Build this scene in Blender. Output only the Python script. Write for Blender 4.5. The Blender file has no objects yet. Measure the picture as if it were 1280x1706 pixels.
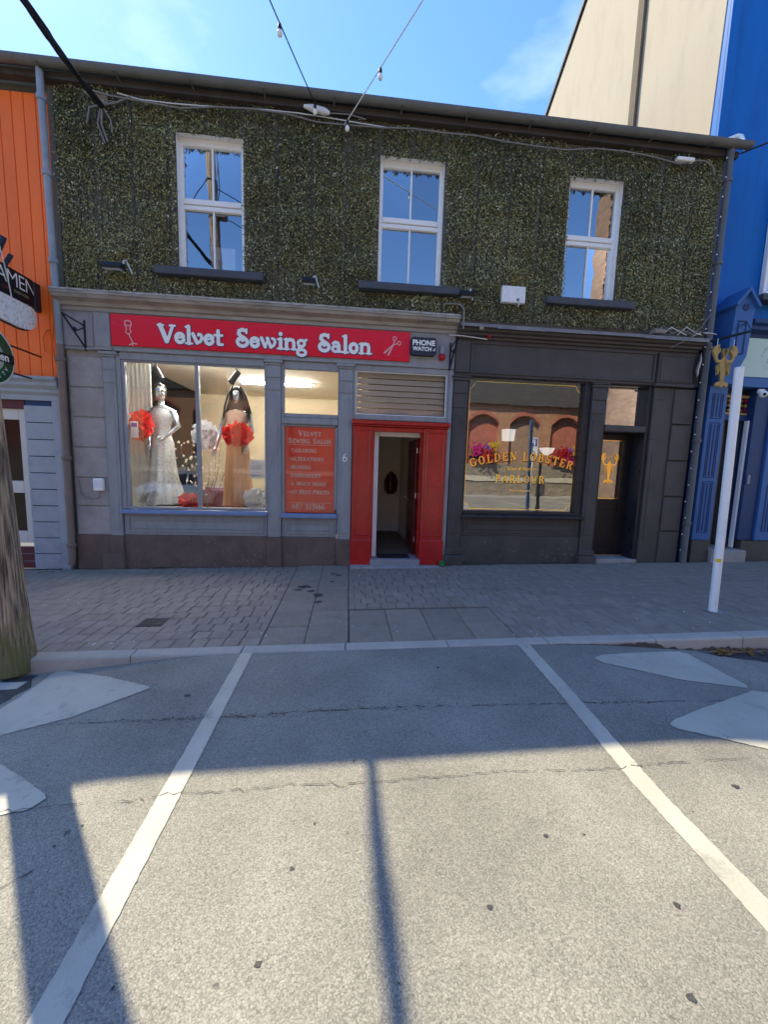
import bpy, bmesh, math, random
import numpy as np
from mathutils import Vector, Matrix
rnd = random.Random(7)
R = math.radians
scene = bpy.context.scene
COL = scene.collection

# ------------------------------------------------------------------ camera
def cam_axes(yaw, pitch, roll):
    f = Vector((math.sin(yaw)*math.cos(pitch), math.cos(yaw)*math.cos(pitch), math.sin(pitch)))
    r = Vector((math.cos(yaw), -math.sin(yaw), 0)); u = r.cross(f)
    return r*math.cos(roll)+u*math.sin(roll), u*math.cos(roll)-r*math.sin(roll), f
cr, cu, cf = cam_axes(R(5.385), R(-6.577), R(1.7096))
cd = bpy.data.cameras.new('camera'); cam = bpy.data.objects.new('camera', cd); COL.objects.link(cam)
cam.matrix_world = Matrix(((cr.x, cu.x, -cf.x, 0), (cr.y, cu.y, -cf.y, -6.2), (cr.z, cu.z, -cf.z, 1.6), (0, 0, 0, 1)))
cd.sensor_fit = 'HORIZONTAL'; cd.sensor_width = 36; cd.lens = 36*641/1280
cd.clip_start = .05; cd.clip_end = 2000
scene.camera = cam

# ------------------------------------------------------------------ sky, sun, exposure
SUN = Vector((-.565, .597, 1)).normalized()
sun_el = math.asin(SUN.z); sun_az = math.atan2(SUN.x, SUN.y)
w = bpy.data.worlds.new('World'); scene.world = w; w.use_nodes = True
nt = w.node_tree; nt.nodes.clear()
sky = nt.nodes.new('ShaderNodeTexSky'); sky.sky_type = 'NISHITA'; sky.sun_disc = False
sky.sun_elevation = sun_el; sky.sun_rotation = sun_az
sky.air_density = 1.0; sky.dust_density = .12; sky.ozone_density = 3.0; sky.altitude = 20
geo = nt.nodes.new('ShaderNodeTexCoord')
mp = nt.nodes.new('ShaderNodeMapping'); mp.inputs['Scale'].default_value = (1.0, 1.6, 3.2); mp.inputs['Rotation'].default_value = (.3, .2, .7)
nt.links.new(geo.outputs['Generated'], mp.inputs[0])
cn = nt.nodes.new('ShaderNodeTexNoise'); cn.inputs['Scale'].default_value = 1.7; cn.inputs['Detail'].default_value = 7; cn.inputs['Roughness'].default_value = .55
nt.links.new(mp.outputs[0], cn.inputs[0])
cramp = nt.nodes.new('ShaderNodeMapRange'); cramp.inputs[1].default_value = .56; cramp.inputs[2].default_value = .9; cramp.inputs[3].default_value = 0; cramp.inputs[4].default_value = .5
nt.links.new(cn.outputs[0], cramp.inputs[0])
cmix = nt.nodes.new('ShaderNodeMixRGB'); cmix.inputs[2].default_value = (6.0, 6.3, 6.8, 1)
nt.links.new(cramp.outputs[0], cmix.inputs[0]); nt.links.new(sky.outputs[0], cmix.inputs[1])
bg = nt.nodes.new('ShaderNodeBackground'); bg.inputs[1].default_value = .094
hs = nt.nodes.new('ShaderNodeHueSaturation'); hs.inputs['Saturation'].default_value = 1.18; hs.inputs['Hue'].default_value = .506
nt.links.new(sky.outputs[0], hs.inputs['Color']); nt.links.new(hs.outputs[0], cmix.inputs[1])
nt.links.new(cmix.outputs[0], bg.inputs[0])
wo = nt.nodes.new('ShaderNodeOutputWorld'); nt.links.new(bg.outputs[0], wo.inputs[0])
sl = bpy.data.lights.new('sun', 'SUN'); sl.energy = 2.1; sl.angle = R(.45); sl.color = (1, .90, .64)
so = bpy.data.objects.new('sun', sl); COL.objects.link(so)
so.rotation_euler = (-SUN).to_track_quat('-Z', 'Y').to_euler(); so.location = SUN*60
vs = scene.view_settings; vs.view_transform = 'Standard'; vs.look = 'None'; vs.gamma = 1; vs.use_curve_mapping = False
vs.exposure = 1.97
scene.render.engine = 'CYCLES'
scene.cycles.max_bounces = 8; scene.cycles.transparent_max_bounces = 16; scene.cycles.glossy_bounces = 4

# ------------------------------------------------------------------ materials
def nodes_of(name):
    m = bpy.data.materials.new(name); m.use_nodes = True
    t = m.node_tree; b = t.nodes['Principled BSDF']; return m, t, b
MATS = {}
def mat(name, col, rough=.7, var=.18, scale=6, fine=60, bump=.15, spec=.3, metal=0, dirt=None, dirt_amt=.5, dirt_scale=2.2, objvar=0., stretch=(1, 1, 1), bdist=.004, coat=0):
    """painted / plain surface: two noises on colour, dirt patches, fine relief"""
    m, t, b = nodes_of(name); L = t.links.new; N = t.nodes.new
    g = N('ShaderNodeNewGeometry'); mp = N('ShaderNodeMapping'); mp.inputs['Scale'].default_value = stretch
    L(g.outputs['Position'], mp.inputs[0])
    n1 = N('ShaderNodeTexNoise'); n1.inputs['Scale'].default_value = scale; n1.inputs['Detail'].default_value = 6; n1.inputs['Roughness'].default_value = .65
    L(mp.outputs[0], n1.inputs[0])
    mr = N('ShaderNodeMapRange'); mr.inputs[1].default_value = .25; mr.inputs[2].default_value = .75
    mr.inputs[3].default_value = 1-var; mr.inputs[4].default_value = 1+var; L(n1.outputs[0], mr.inputs[0])
    fac = mr.outputs[0]
    if objvar:
        oi = N('ShaderNodeObjectInfo'); m2 = N('ShaderNodeMapRange'); m2.inputs[3].default_value = 1-objvar; m2.inputs[4].default_value = 1+objvar
        L(oi.outputs['Random'], m2.inputs[0]); mu = N('ShaderNodeMath'); mu.operation = 'MULTIPLY'; L(fac, mu.inputs[0]); L(m2.outputs[0], mu.inputs[1]); fac = mu.outputs[0]
    vm = N('ShaderNodeVectorMath'); vm.operation = 'SCALE'; vm.inputs[0].default_value = col[:3]; L(fac, vm.inputs['Scale'])
    out = vm.outputs[0]
    if dirt:
        n2 = N('ShaderNodeTexNoise'); n2.inputs['Scale'].default_value = dirt_scale; n2.inputs['Detail'].default_value = 8; n2.inputs['Roughness'].default_value = .7
        L(mp.outputs[0], n2.inputs[0])
        r2 = N('ShaderNodeMapRange'); r2.inputs[1].default_value = .5; r2.inputs[2].default_value = .72; r2.inputs[4].default_value = dirt_amt; L(n2.outputs[0], r2.inputs[0])
        mx = N('ShaderNodeMixRGB'); L(r2.outputs[0], mx.inputs[0]); L(out, mx.inputs[1]); mx.inputs[2].default_value = (*dirt, 1); out = mx.outputs[0]
    L(out, b.inputs['Base Color'])
    b.inputs['Roughness'].default_value = rough; b.inputs['Metallic'].default_value = metal
    b.inputs['Specular IOR Level'].default_value = spec; b.inputs['Coat Weight'].default_value = coat
    if bump:
        n3 = N('ShaderNodeTexNoise'); n3.inputs['Scale'].default_value = fine; n3.inputs['Detail'].default_value = 4; L(mp.outputs[0], n3.inputs[0])
        bp = N('ShaderNodeBump'); bp.inputs['Strength'].default_value = bump; bp.inputs['Distance'].default_value = bdist
        L(n3.outputs[0], bp.inputs['Height']); L(bp.outputs[0], b.inputs['Normal'])
        r3 = N('ShaderNodeMapRange'); r3.inputs[3].default_value = max(.03, rough-.12); r3.inputs[4].default_value = min(1, rough+.12); L(n1.outputs[0], r3.inputs[0]); L(r3.outputs[0], b.inputs['Roughness'])
    MATS[name] = m; return m

def glass(name, k=1.8, base=.05, tint=(.93, .96, .95), wob=.012, wscale=2.5):
    m = bpy.data.materials.new(name); m.use_nodes = True; t = m.node_tree; t.nodes.clear(); L = t.links.new; N = t.nodes.new
    tr = N('ShaderNodeBsdfTransparent'); tr.inputs[0].default_value = (*tint, 1)
    gl = N('ShaderNodeBsdfGlossy'); gl.inputs['Roughness'].default_value = .004; gl.inputs['Color'].default_value = (.95, .97, 1, 1)
    fr = N('ShaderNodeFresnel'); fr.inputs[0].default_value = 1.5
    g = N('ShaderNodeNewGeometry'); n = N('ShaderNodeTexNoise'); n.inputs['Scale'].default_value = wscale; n.inputs['Detail'].default_value = 1; L(g.outputs['Position'], n.inputs[0])
    bp = N('ShaderNodeBump'); bp.inputs['Strength'].default_value = wob; bp.inputs['Distance'].default_value = .05; L(n.outputs[0], bp.inputs['Height']); L(bp.outputs[0], gl.inputs['Normal'])
    ma = N('ShaderNodeMath'); ma.operation = 'MULTIPLY_ADD'; ma.use_clamp = True; L(fr.outputs[0], ma.inputs[0]); ma.inputs[1].default_value = k; ma.inputs[2].default_value = base
    mx = N('ShaderNodeMixShader'); L(ma.outputs[0], mx.inputs[0]); L(tr.outputs[0], mx.inputs[1]); L(gl.outputs[0], mx.inputs[2])
    o = N('ShaderNodeOutputMaterial'); L(mx.outputs[0], o.inputs[0]); MATS[name] = m; return m

def emit(name, col, s):
    m, t, b = nodes_of(name); b.inputs['Emission Color'].default_value = (*col, 1); b.inputs['Emission Strength'].default_value = s; b.inputs['Base Color'].default_value = (.8, .8, .8, 1); MATS[name] = m

def asphalt(name, lo, hi, s1=120., bump=.4):
    m, t, b = nodes_of(name); L = t.links.new; N = t.nodes.new
    g = N('ShaderNodeNewGeometry')
    v1 = N('ShaderNodeTexVoronoi'); v1.inputs['Scale'].default_value = s1; L(g.outputs['Position'], v1.inputs['Vector'])
    v2 = N('ShaderNodeTexVoronoi'); v2.inputs['Scale'].default_value = s1*2.1; L(g.outputs['Position'], v2.inputs['Vector'])
    sep = N('ShaderNodeSeparateColor'); L(v1.outputs['Color'], sep.inputs[0])
    sep2 = N('ShaderNodeSeparateColor'); L(v2.outputs['Color'], sep2.inputs[0])
    rp = N('ShaderNodeValToRGB'); e = rp.color_ramp.elements; e[0].position = 0; e[0].color = (*lo, 1); e[1].position = 1; e[1].color = (*hi, 1)
    k = rp.color_ramp.elements.new(.55); k.color = (*[(a+c)*.5*.92 for a, c in zip(lo, hi)], 1)
    k = rp.color_ramp.elements.new(.9); k.color = (*[c*.85 for c in hi], 1)
    ad = N('ShaderNodeMath'); ad.operation = 'MULTIPLY_ADD'; L(sep2.outputs[0], ad.inputs[0]); ad.inputs[1].default_value = .4
    m6 = N('ShaderNodeMath'); m6.operation = 'MULTIPLY'; L(sep.outputs[0], m6.inputs[0]); m6.inputs[1].default_value = .6; L(m6.outputs[0], ad.inputs[2])
    L(ad.outputs[0], rp.inputs[0])
    # binder between chips
    dm = N('ShaderNodeMapRange'); dm.inputs[1].default_value = .55; dm.inputs[2].default_value = .95; dm.inputs[4].default_value = .75; L(v1.outputs['Distance'], dm.inputs[0])
    mx = N('ShaderNodeMixRGB'); L(dm.outputs[0], mx.inputs[0]); L(rp.outputs[0], mx.inputs[1]); mx.inputs[2].default_value = (*[c*.55 for c in lo], 1)
    # large tone patches, tyre polish, stains
    n = N('ShaderNodeTexNoise'); n.inputs['Scale'].default_value = 1.1; n.inputs['Detail'].default_value = 9; n.inputs['Roughness'].default_value = .62; L(g.outputs['Position'], n.inputs[0])
    mr = N('ShaderNodeMapRange'); mr.inputs[1].default_value = .3; mr.inputs[2].default_value = .7; mr.inputs[3].default_value = .7; mr.inputs[4].default_value = 1.16; L(n.outputs[0], mr.inputs[0])
    vm = N('ShaderNodeVectorMath'); vm.operation = 'SCALE'; L(mx.outputs[0], vm.inputs[0]); L(mr.outputs[0], vm.inputs['Scale'])
    # dark old gum / oil spots
    vs_ = N('ShaderNodeTexVoronoi'); vs_.inputs['Scale'].default_value = 2.3; vs_.inputs['Randomness'].default_value = 1; 
    nn = N('ShaderNodeTexNoise'); nn.inputs['Scale'].default_value = 26; L(g.outputs['Position'], nn.inputs[0])
    va = N('ShaderNodeVectorMath'); va.operation = 'MULTIPLY_ADD'; L(nn.outputs['Color'], va.inputs[0]); va.inputs[1].default_value = (.05, .05, .05); L(g.outputs['Position'], va.inputs[2]); L(va.outputs[0], vs_.inputs['Vector'])
    sp = N('ShaderNodeMapRange'); sp.inputs[1].default_value = .035; sp.inputs[2].default_value = .05; sp.inputs[3].default_value = .7; sp.inputs[4].default_value = 0; L(vs_.outputs['Distance'], sp.inputs[0])
    m3 = N('ShaderNodeMixRGB'); L(sp.outputs[0], m3.inputs[0]); L(vm.outputs[0], m3.inputs[1]); m3.inputs[2].default_value = (.03, .03, .032, 1)
    L(m3.outputs[0], b.inputs['Base Color']); b.inputs['Roughness'].default_value = .78; b.inputs['Specular IOR Level'].default_value = .35
    iv = N('ShaderNodeMath'); iv.operation = 'SUBTRACT'; iv.inputs[0].default_value = 1; L(v1.outputs['Distance'], iv.inputs[1])
    bp = N('ShaderNodeBump'); bp.inputs['Strength'].default_value = bump; bp.inputs['Distance'].default_value = .006; L(iv.outputs[0], bp.inputs['Height'])
    bp2 = N('ShaderNodeBump'); bp2.inputs['Strength'].default_value = .35; bp2.inputs['Distance'].default_value = .003; L(sep2.outputs[1], bp2.inputs['Height']); L(bp.outputs[0], bp2.inputs['Normal'])
    L(bp2.outputs[0], b.inputs['Normal']); MATS[name] = m; return m

def roadpaint(name, col, under):
    m, t, b = nodes_of(name); L = t.links.new; N = t.nodes.new
    g = N('ShaderNodeNewGeometry')
    n = N('ShaderNodeTexNoise'); n.inputs['Scale'].default_value = 7; n.inputs['Detail'].default_value = 10; n.inputs['Roughness'].default_value = .75; L(g.outputs['Position'], n.inputs[0])
    mr = N('ShaderNodeMapRange'); mr.inputs[1].default_value = .55; mr.inputs[2].default_value = .72; mr.inputs[4].default_value = .9; L(n.outputs[0], mr.inputs[0])
    v = N('ShaderNodeTexVoronoi'); v.inputs['Scale'].default_value = 95; L(g.outputs['Position'], v.inputs['Vector'])
    n2 = N('ShaderNodeTexNoise'); n2.inputs['Scale'].default_value = 2.5; n2.inputs['Detail'].default_value = 6; L(g.outputs['Position'], n2.inputs[0])
    r2 = N('ShaderNodeMapRange'); r2.inputs[1].default_value = .3; r2.inputs[2].default_value = .7; r2.inputs[3].default_value = .82; r2.inputs[4].default_value = 1.05; L(n2.outputs[0], r2.inputs[0])
    vm = N('ShaderNodeVectorMath'); vm.operation = 'SCALE'; vm.inputs[0].default_value = col; L(r2.outputs[0], vm.inputs['Scale'])
    mx = N('ShaderNodeMixRGB'); L(mr.outputs[0], mx.inputs[0]); L(vm.outputs[0], mx.inputs[1]); mx.inputs[2].default_value = (*under, 1)
    L(mx.outputs[0], b.inputs['Base Color']); b.inputs['Roughness'].default_value = .6
    bp = N('ShaderNodeBump'); bp.inputs['Strength'].default_value = .25; bp.inputs['Distance'].default_value = .004; L(v.outputs['Distance'], bp.inputs['Height']); bp.invert = True; L(bp.outputs[0], b.inputs['Normal'])
    MATS[name] = m

def brickmat(name, c1, c2, mortar, sc=1., rough=.85):
    m, t, b = nodes_of(name); L = t.links.new; N = t.nodes.new
    g = N('ShaderNodeNewGeometry'); sx = N('ShaderNodeSeparateXYZ'); L(g.outputs['Position'], sx.inputs[0]); cx = N('ShaderNodeCombineXYZ')
    L(sx.outputs[0], cx.inputs[0]); L(sx.outputs[2], cx.inputs[1])
    br = N('ShaderNodeTexBrick'); br.inputs['Color1'].default_value = (*c1, 1); br.inputs['Color2'].default_value = (*c2, 1); br.inputs['Mortar'].default_value = (*mortar, 1)
    br.inputs['Scale'].default_value = 1; br.inputs['Brick Width'].default_value = .225*sc; br.inputs['Row Height'].default_value = .075*sc; br.inputs['Mortar Size'].default_value = .01*sc
    L(cx.outputs[0], br.inputs[0])
    n = N('ShaderNodeTexNoise'); n.inputs['Scale'].default_value = 3; n.inputs['Detail'].default_value = 8; L(g.outputs['Position'], n.inputs[0])
    mr = N('ShaderNodeMapRange'); mr.inputs[3].default_value = .6; mr.inputs[4].default_value = 1.4; L(n.outputs[0], mr.inputs[0])
    vm = N('ShaderNodeVectorMath'); vm.operation = 'SCALE'; L(br.outputs[0], vm.inputs[0]); L(mr.outputs[0], vm.inputs['Scale']); L(vm.outputs[0], b.inputs['Base Color'])
    b.inputs['Roughness'].default_value = rough
    bp = N('ShaderNodeBump'); bp.inputs['Distance'].default_value = .01; bp.inputs['Strength'].default_value = .8; bp.invert = True; L(br.outputs['Fac'], bp.inputs['Height']); L(bp.outputs[0], b.inputs['Normal'])
    MATS[name] = m

def woodpole(name):
    m, t, b = nodes_of(name); L = t.links.new; N = t.nodes.new
    g = N('ShaderNodeNewGeometry'); mp = N('ShaderNodeMapping'); mp.inputs['Scale'].default_value = (60, 60, 1.6); L(g.outputs['Position'], mp.inputs[0])
    n = N('ShaderNodeTexNoise'); n.inputs['Scale'].default_value = 1; n.inputs['Detail'].default_value = 8; n.inputs['Roughness'].default_value = .6; L(mp.outputs[0], n.inputs[0])
    rp = N('ShaderNodeValToRGB'); e = rp.color_ramp.elements; e[0].position = .36; e[0].color = (.05, .037, .026, 1); e[1].position = .68; e[1].color = (.58, .43, .29, 1)
    L(n.outputs[0], rp.inputs[0])
    sx = N('ShaderNodeSeparateXYZ'); L(g.outputs['Position'], sx.inputs[0])
    n2 = N('ShaderNodeTexNoise'); n2.inputs['Scale'].default_value = 7; n2.inputs['Detail'].default_value = 6; L(g.outputs['Position'], n2.inputs[0])
    a = N('ShaderNodeMath'); a.operation = 'MULTIPLY_ADD'; L(n2.outputs[0], a.inputs[0]); a.inputs[1].default_value = -1.3; L(sx.outputs[2], a.inputs[2])
    mr = N('ShaderNodeMapRange'); mr.inputs[1].default_value = -.75; mr.inputs[2].default_value = -.25; mr.inputs[3].default_value = .85; mr.inputs[4].default_value = 0; L(a.outputs[0], mr.inputs[0])
    mx = N('ShaderNodeMixRGB'); L(mr.outputs[0], mx.inputs[0]); L(rp.outputs[0], mx.inputs[1]); mx.inputs[2].default_value = (.17, .16, .05, 1)
    L(mx.outputs[0], b.inputs['Base Color']); b.inputs['Roughness'].default_value = .85
    bp = N('ShaderNodeBump'); bp.inputs['Strength'].default_value = 1; bp.inputs['Distance'].default_value = .03; L(n.outputs[0], bp.inputs['Height']); L(bp.outputs[0], b.inputs['Normal']); MATS[name] = m

def leafmat(name, rough=.42):
    m, t, b = nodes_of(name); a = t.nodes.new('ShaderNodeAttribute'); a.attribute_name = 'tint'
    t.links.new(a.outputs['Color'], b.inputs['Base Color']); b.inputs['Roughness'].default_value = rough; b.inputs['Specular IOR Level'].default_value = .5; MATS[name] = m

mat('grey_paint', (.295, .30, .305), .55, .12, 5, 90, .12, dirt=(.17, .165, .16), dirt_amt=.5, dirt_scale=3.5, stretch=(2, 2, .6))
mat('grey_cornice', (.34, .31, .265), .55, .2, 3, 60, .2, dirt=(.09, .075, .055), dirt_amt=.55, stretch=(1, 1, 4))
mat('grey_rough', (.37, .34, .32), .9, .2, 4, 45, .8, dirt=(.25, .225, .2), dirt_amt=.5, bdist=.012, objvar=.06)
mat('blue_sill', (.18, .26, .44), .35, .15, 6, 80, .1)
mat('brown_plinth', (.15, .104, .083), .75, .3, 4, 50, .35, dirt=(.14, .12, .11), dirt_amt=.35, dirt_scale=5)
mat('black_paint', (.074, .066, .062), .5, .25, 3, 60, .2, dirt=(.095, .083, .076), dirt_amt=.5)
mat('black_gloss', (.03, .03, .036), .3, .2, 5, 60, .08)
mat('door_black', (.02, .015, .015), .4, .3, 5, 60, .1)
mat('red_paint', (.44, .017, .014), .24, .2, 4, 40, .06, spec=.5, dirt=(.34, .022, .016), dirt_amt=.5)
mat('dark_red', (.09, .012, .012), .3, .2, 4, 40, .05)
mat('sign_red', (.82, .003, .02), .25, .03, 3, 30, .01, spec=.35)
mat('poster_red', (1.0, .11, .06), .4, .05, 3, 30, .01)
mat('letter_white', (.9, .88, .83), .35, .03, 4, 40, 0)
mat('letter_navy', (.02, .03, .09), .4, .03, 4, 40, 0)
mat('letter_pink', (.75, .5, .5), .5, .05, 4, 40, 0)
mat('gold', (1.0, .72, .16), .2, .06, 12, 60, .03, metal=1.)
mat('gold_sign', (.42, .27, .08), .45, .25, 12, 60, .2)
mat('text_black', (.012, .012, .012), .5, .1, 4, 40, 0)
mat('white_paint', (.78, .77, .75), .45, .06, 6, 60, .05, dirt=(.5, .45, .4), dirt_amt=.3)
mat('upvc', (.88, .86, .82), .3, .03, 4, 60, .02, dirt=(.6, .55, .5), dirt_amt=.25)
mat('slate_sill', (.075, .078, .09), .6, .2, 6, 50, .2)
mat('gutter_metal', (.13, .13, .12), .5, .2, 3, 60, .1, dirt=(.09, .08, .07), dirt_amt=.4)
mat('fascia_wood', (.06, .05, .045), .8, .3, 5, 50, .2)
mat('lead', (.2, .205, .215), .6, .25, 5, 40, .3, dirt=(.32, .31, .3), dirt_amt=.4)
mat('flaked', (.42, .4, .37), .85, .35, 12, 60, .4, dirt=(.15, .14, .12), dirt_amt=.8, dirt_scale=9)
mat('slates', (.05, .052, .058), .7, .3, 3, 30, .3)
mat('wall_render', (.13, .12, .10), .9, .2, 4, 40, .4)
mat('pipe_grey', (.28, .31, .35), .55, .15, 4, 50, .1, dirt=(.13, .13, .13), dirt_amt=.5)
mat('pipe_brown', (.2, .14, .115), .6, .2, 4, 50, .2, dirt=(.2, .18, .17), dirt_amt=.4)
mat('pipe_dark', (.12, .118, .12), .55, .2, 4, 50, .15)
mat('orange_board', (.95, .17, .02), .5, .07, 2.5, 60, .08, objvar=.05, stretch=(1, 1, .2), dirt=(.55, .08, .01), dirt_amt=.35)
mat('blue_grey', (.33, .36, .39), .6, .1, 4, 60, .15, objvar=.05, dirt=(.11, .125, .15), dirt_amt=.4)
mat('maroon', (.13, .03, .04), .6, .15, 4, 60, .1, objvar=.08)
mat('cream_door', (.62, .58, .54), .5, .06, 4, 60, .05)
mat('dark_glass', (.008, .004, .005), .12, 0, 4, 40, 0)
mat('blue_wall', (.0, .13, .45), .65, .15, 2, 60, .15, dirt=(.01, .075, .28), dirt_amt=.6, stretch=(2.5, 2.5, .35))
mat('blue_paint', (.04, .125, .33), .45, .12, 4, 60, .08)
mat('blue_dark', (.012, .04, .13), .45, .12, 4, 60, .08)
mat('cream_render', (.44, .37, .28), .9, .16, 2.2, 30, .3, dirt=(.36, .30, .22), dirt_amt=.45, stretch=(1, 1, .3))
mat('flue_brown', (.13, .1, .07), .9, .3, 3, 30, .3)
mat('mint', (.52, .66, .54), .5, .03, 4, 40, 0)
mat('mint_mark', (.36, .46, .42), .6, .05, 4, 40, 0)
mat('black_metal', (.012, .013, .016), .4, .15, 5, 60, .05)
mat('cable_black', (.018, .017, .018), .6, .2, 5, 60, .1)
mat('cable_grey', (.22, .2, .185), .7, .2, 5, 60, .1)
mat('cable_white', (.7, .69, .67), .5, .1, 5, 60, .05)
mat('cable_orange', (.75, .2, .02), .5, .1, 5, 60, .05)
mat('weathered_ply', (.3, .25, .2), .9, .3, 6, 60, .3)
mat('bulb', (.85, .83, .8), .15, .02, 5, 60, 0)
mat('post_white', (.82, .82, .82), .35, .06, 4, 60, .05, dirt=(.45, .43, .42), dirt_amt=.4, dirt_scale=4)
mat('sticker', (.8, .5, .02), .4, .02, 4, 40, 0)
mat('green_box', (.02, .22, .06), .5, .1, 6, 40, .1)
mat('red_light', (.5, .015, .02), .25, .05, 6, 40, 0)
mat('alarm_grey', (.03, .034, .045), .45, .1, 6, 40, .05)
mat('threshold', (.26, .265, .275), .7, .2, 6, 40, .3, dirt=(.26, .26, .27), dirt_amt=.5)
mat('mat_dark', (.02, .02, .022), .95, .2, 9, 200, .8)
mat('carpet', (.2, .14, .1), .95, .2, 9, 200, .6)
mat('cream_wall', (.85, .76, .62), .85, .05, 2, 40, .05)
mat('shop_wall', (.62, .52, .36), .85, .08, 2, 40, .05)
mat('dark_ceiling', (.1, .09, .08), .9, .15, 2, 40, .1)
mat('shop_floor', (.2, .14, .1), .5, .2, 3, 40, .1)
mat('stage_white', (.6, .58, .55), .7, .08, 3, 40, .1)
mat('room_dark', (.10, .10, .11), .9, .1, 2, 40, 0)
mat('blind', (.72, .62, .52), .6, .05, 4, 40, .05)
mat('chrome', (.62, .68, .75), .08, .02, 4, 40, 0, metal=1)
mat('sequin', (.5, .52, .54), .3, .25, 40, 160, .6, metal=.5, bdist=.01)
mat('peach', (.62, .33, .17), .55, .1, 6, 60, .1)
mat('lace', (.5, .35, .27), .7, .35, 40, 90, .5)
mat('hair_dark', (.02, .016, .015), .4, .4, 30, 90, .5, stretch=(1, 1, .1))
mat('paper_red', (.75, .018, .012), .7, .15, 8, 60, .05)
mat('paper_white', (.75, .77, .8), .75, .06, 8, 60, .05)
mat('curtain_white', (.72, .7, .69), .85, .06, 4, 60, .1)
mat('notice_paper', (.75, .75, .78), .6, .03, 4, 40, 0)
mat('notice_ink', (.25, .25, .35), .6, .03, 4, 40, 0)
mat('notice_purple', (.2, .06, .35), .6, .03, 4, 40, 0)
mat('sofa_red', (.12, .014, .022), .6, .1, 6, 60, .1)
mat('twig', (.12, .07, .04), .8, .2, 9, 60, .2)
mat('petal_cream', (.75, .62, .48), .7, .1, 9, 60, .05)
mat('flower_magenta', (.55, .02, .2), .6, .3, 15, 60, .1)
mat('flower_red', (.5, .015, .03), .6, .3, 15, 60, .1)
mat('flower_yellow', (.62, .42, .03), .6, .3, 15, 60, .1)
mat('flower_purple', (.28, .12, .5), .6, .3, 15, 60, .1)
mat('stem_green', (.05, .09, .02), .6, .3, 15, 60, .1)
mat('paver', (.29, .24, .19), .8, .2, 7, 70, .4, objvar=.09, dirt=(.22, .182, .146), dirt_amt=.5, dirt_scale=3)
mat('paver_slab', (.30, .25, .19), .8, .15, 9, 160, .7, objvar=.06, dirt=(.15, .135, .115), dirt_amt=.5, dirt_scale=3)
mat('joint_sand', (.15, .128, .104), .95, .3, 9, 90, .4)
mat('kerb', (.44, .40, .34), .75, .15, 7, 80, .4, dirt=(.27, .23, .2), dirt_amt=.6, dirt_scale=3.5, objvar=.06)
mat('kerb_stain', (.11, .092, .075), .85, .35, 7, 80, .4, dirt=(.06, .045, .03), dirt_amt=.6, dirt_scale=6)
mat('iron_cover', (.08, .075, .07), .6, .25, 9, 90, .3, metal=.4)
mat('tar', (.06, .058, .056), .6, .4, 30, 150, .8)
mat('moss', (.07, .085, .02), .9, .4, 20, 120, .8)
mat('litter_leaf', (.25, .12, .03), .7, .4, 20, 60, .1, objvar=.5)
mat('litter_white', (.75, .74, .7), .7, .1, 20, 60, 0)
mat('tyre', (.02, .02, .02), .8, .2, 9, 90, .2)
mat('alloy', (.6, .6, .62), .25, .05, 9, 90, 0, metal=.9)
mat('car_paint', (.55, .56, .58), .22, .03, 9, 90, 0, metal=.6, coat=.6)
mat('car_glass', (.01, .012, .014), .05, 0, 9, 90, 0, spec=.6)
mat('stone_band', (.6, .54, .44), .85, .12, 3, 40, .3)
mat('rubble', (.32, .27, .21), .9, .5, 2.6, 12, 1, bdist=.06, stretch=(1, 1, 2.6))
mat('slates_far', (.055, .048, .043), .8, .3, 1.5, 12, .4, stretch=(1, 1, 3))
mat('sign_white', (.8, .8, .8), .4, .02, 9, 90, 0)
mat('sign_blue', (.01, .05, .4), .4, .02, 9, 90, 0)
mat('doodle', (.88, .88, .86), .6, .05, 4, 60, 0, dirt=(.05, .05, .05), dirt_amt=.7, dirt_scale=26)
mat('sub_gold', (.5, .42, .2), .5, .02, 4, 60, 0)
mat('sub_red', (.45, .05, .03), .5, .02, 4, 60, 0)
mat('beer_green', (.01, .13, .05), .4, .05, 4, 60, 0)
mat('beer_pale', (.55, .66, .6), .4, .05, 4, 60, 0)
mat('amber_pane', (.35, .24, .05), .3, .2, 15, 60, 0)
mat('red_pane', (.25, .01, .04), .3, .2, 15, 60, 0)
mat('concrete', (.34, .32, .3), .85, .2, 4, 60, .3)
mat('far_ground', (.12, .11, .10), .9, .2, 1, 20, .2)
asphalt('asphalt', (.17, .158, .133), (.47, .438, .362), 185., .16)
asphalt('asphalt_dark', (.07, .07, .072), (.22, .215, .21), 110)
roadpaint('road_paint', (.52, .485, .39), (.24, .225, .19))
roadpaint('road_paint_worn', (.5, .47, .4), (.24, .225, .19))
brickmat('brick_orange', (.60, .28, .13), (.48, .21, .10), (.34, .29, .23))
brickmat('brick_red', (.62, .15, .09), (.5, .12, .07), (.34, .27, .22))
brickmat('brick_brown', (.46, .27, .16), (.35, .2, .13), (.32, .28, .23))
woodpole('pole_wood'); leafmat('leaf')
glass('shop_glass', 2.0, .04); glass('parlour_glass', 4.0, .2, wob=.012, wscale=3); glass('upper_glass', 2.6, .24, wob=.02); glass('poster_glass', 1.3, .0)
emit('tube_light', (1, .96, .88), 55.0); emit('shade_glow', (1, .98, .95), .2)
# ------------------------------------------------------------------ mesh helpers
def ss(t): t = max(0., min(1., t)); return t*t*(3-2*t)
def gz(x): return .018*max(-12, min(12, x))                      # the street climbs gently to the right
def zr(x): return gz(x)-.012-.115*ss((-1.0-x)/1.7)-.13*ss((x-1.9)/2.0)   # road: flat table in the middle, ramps down both ways

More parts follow.
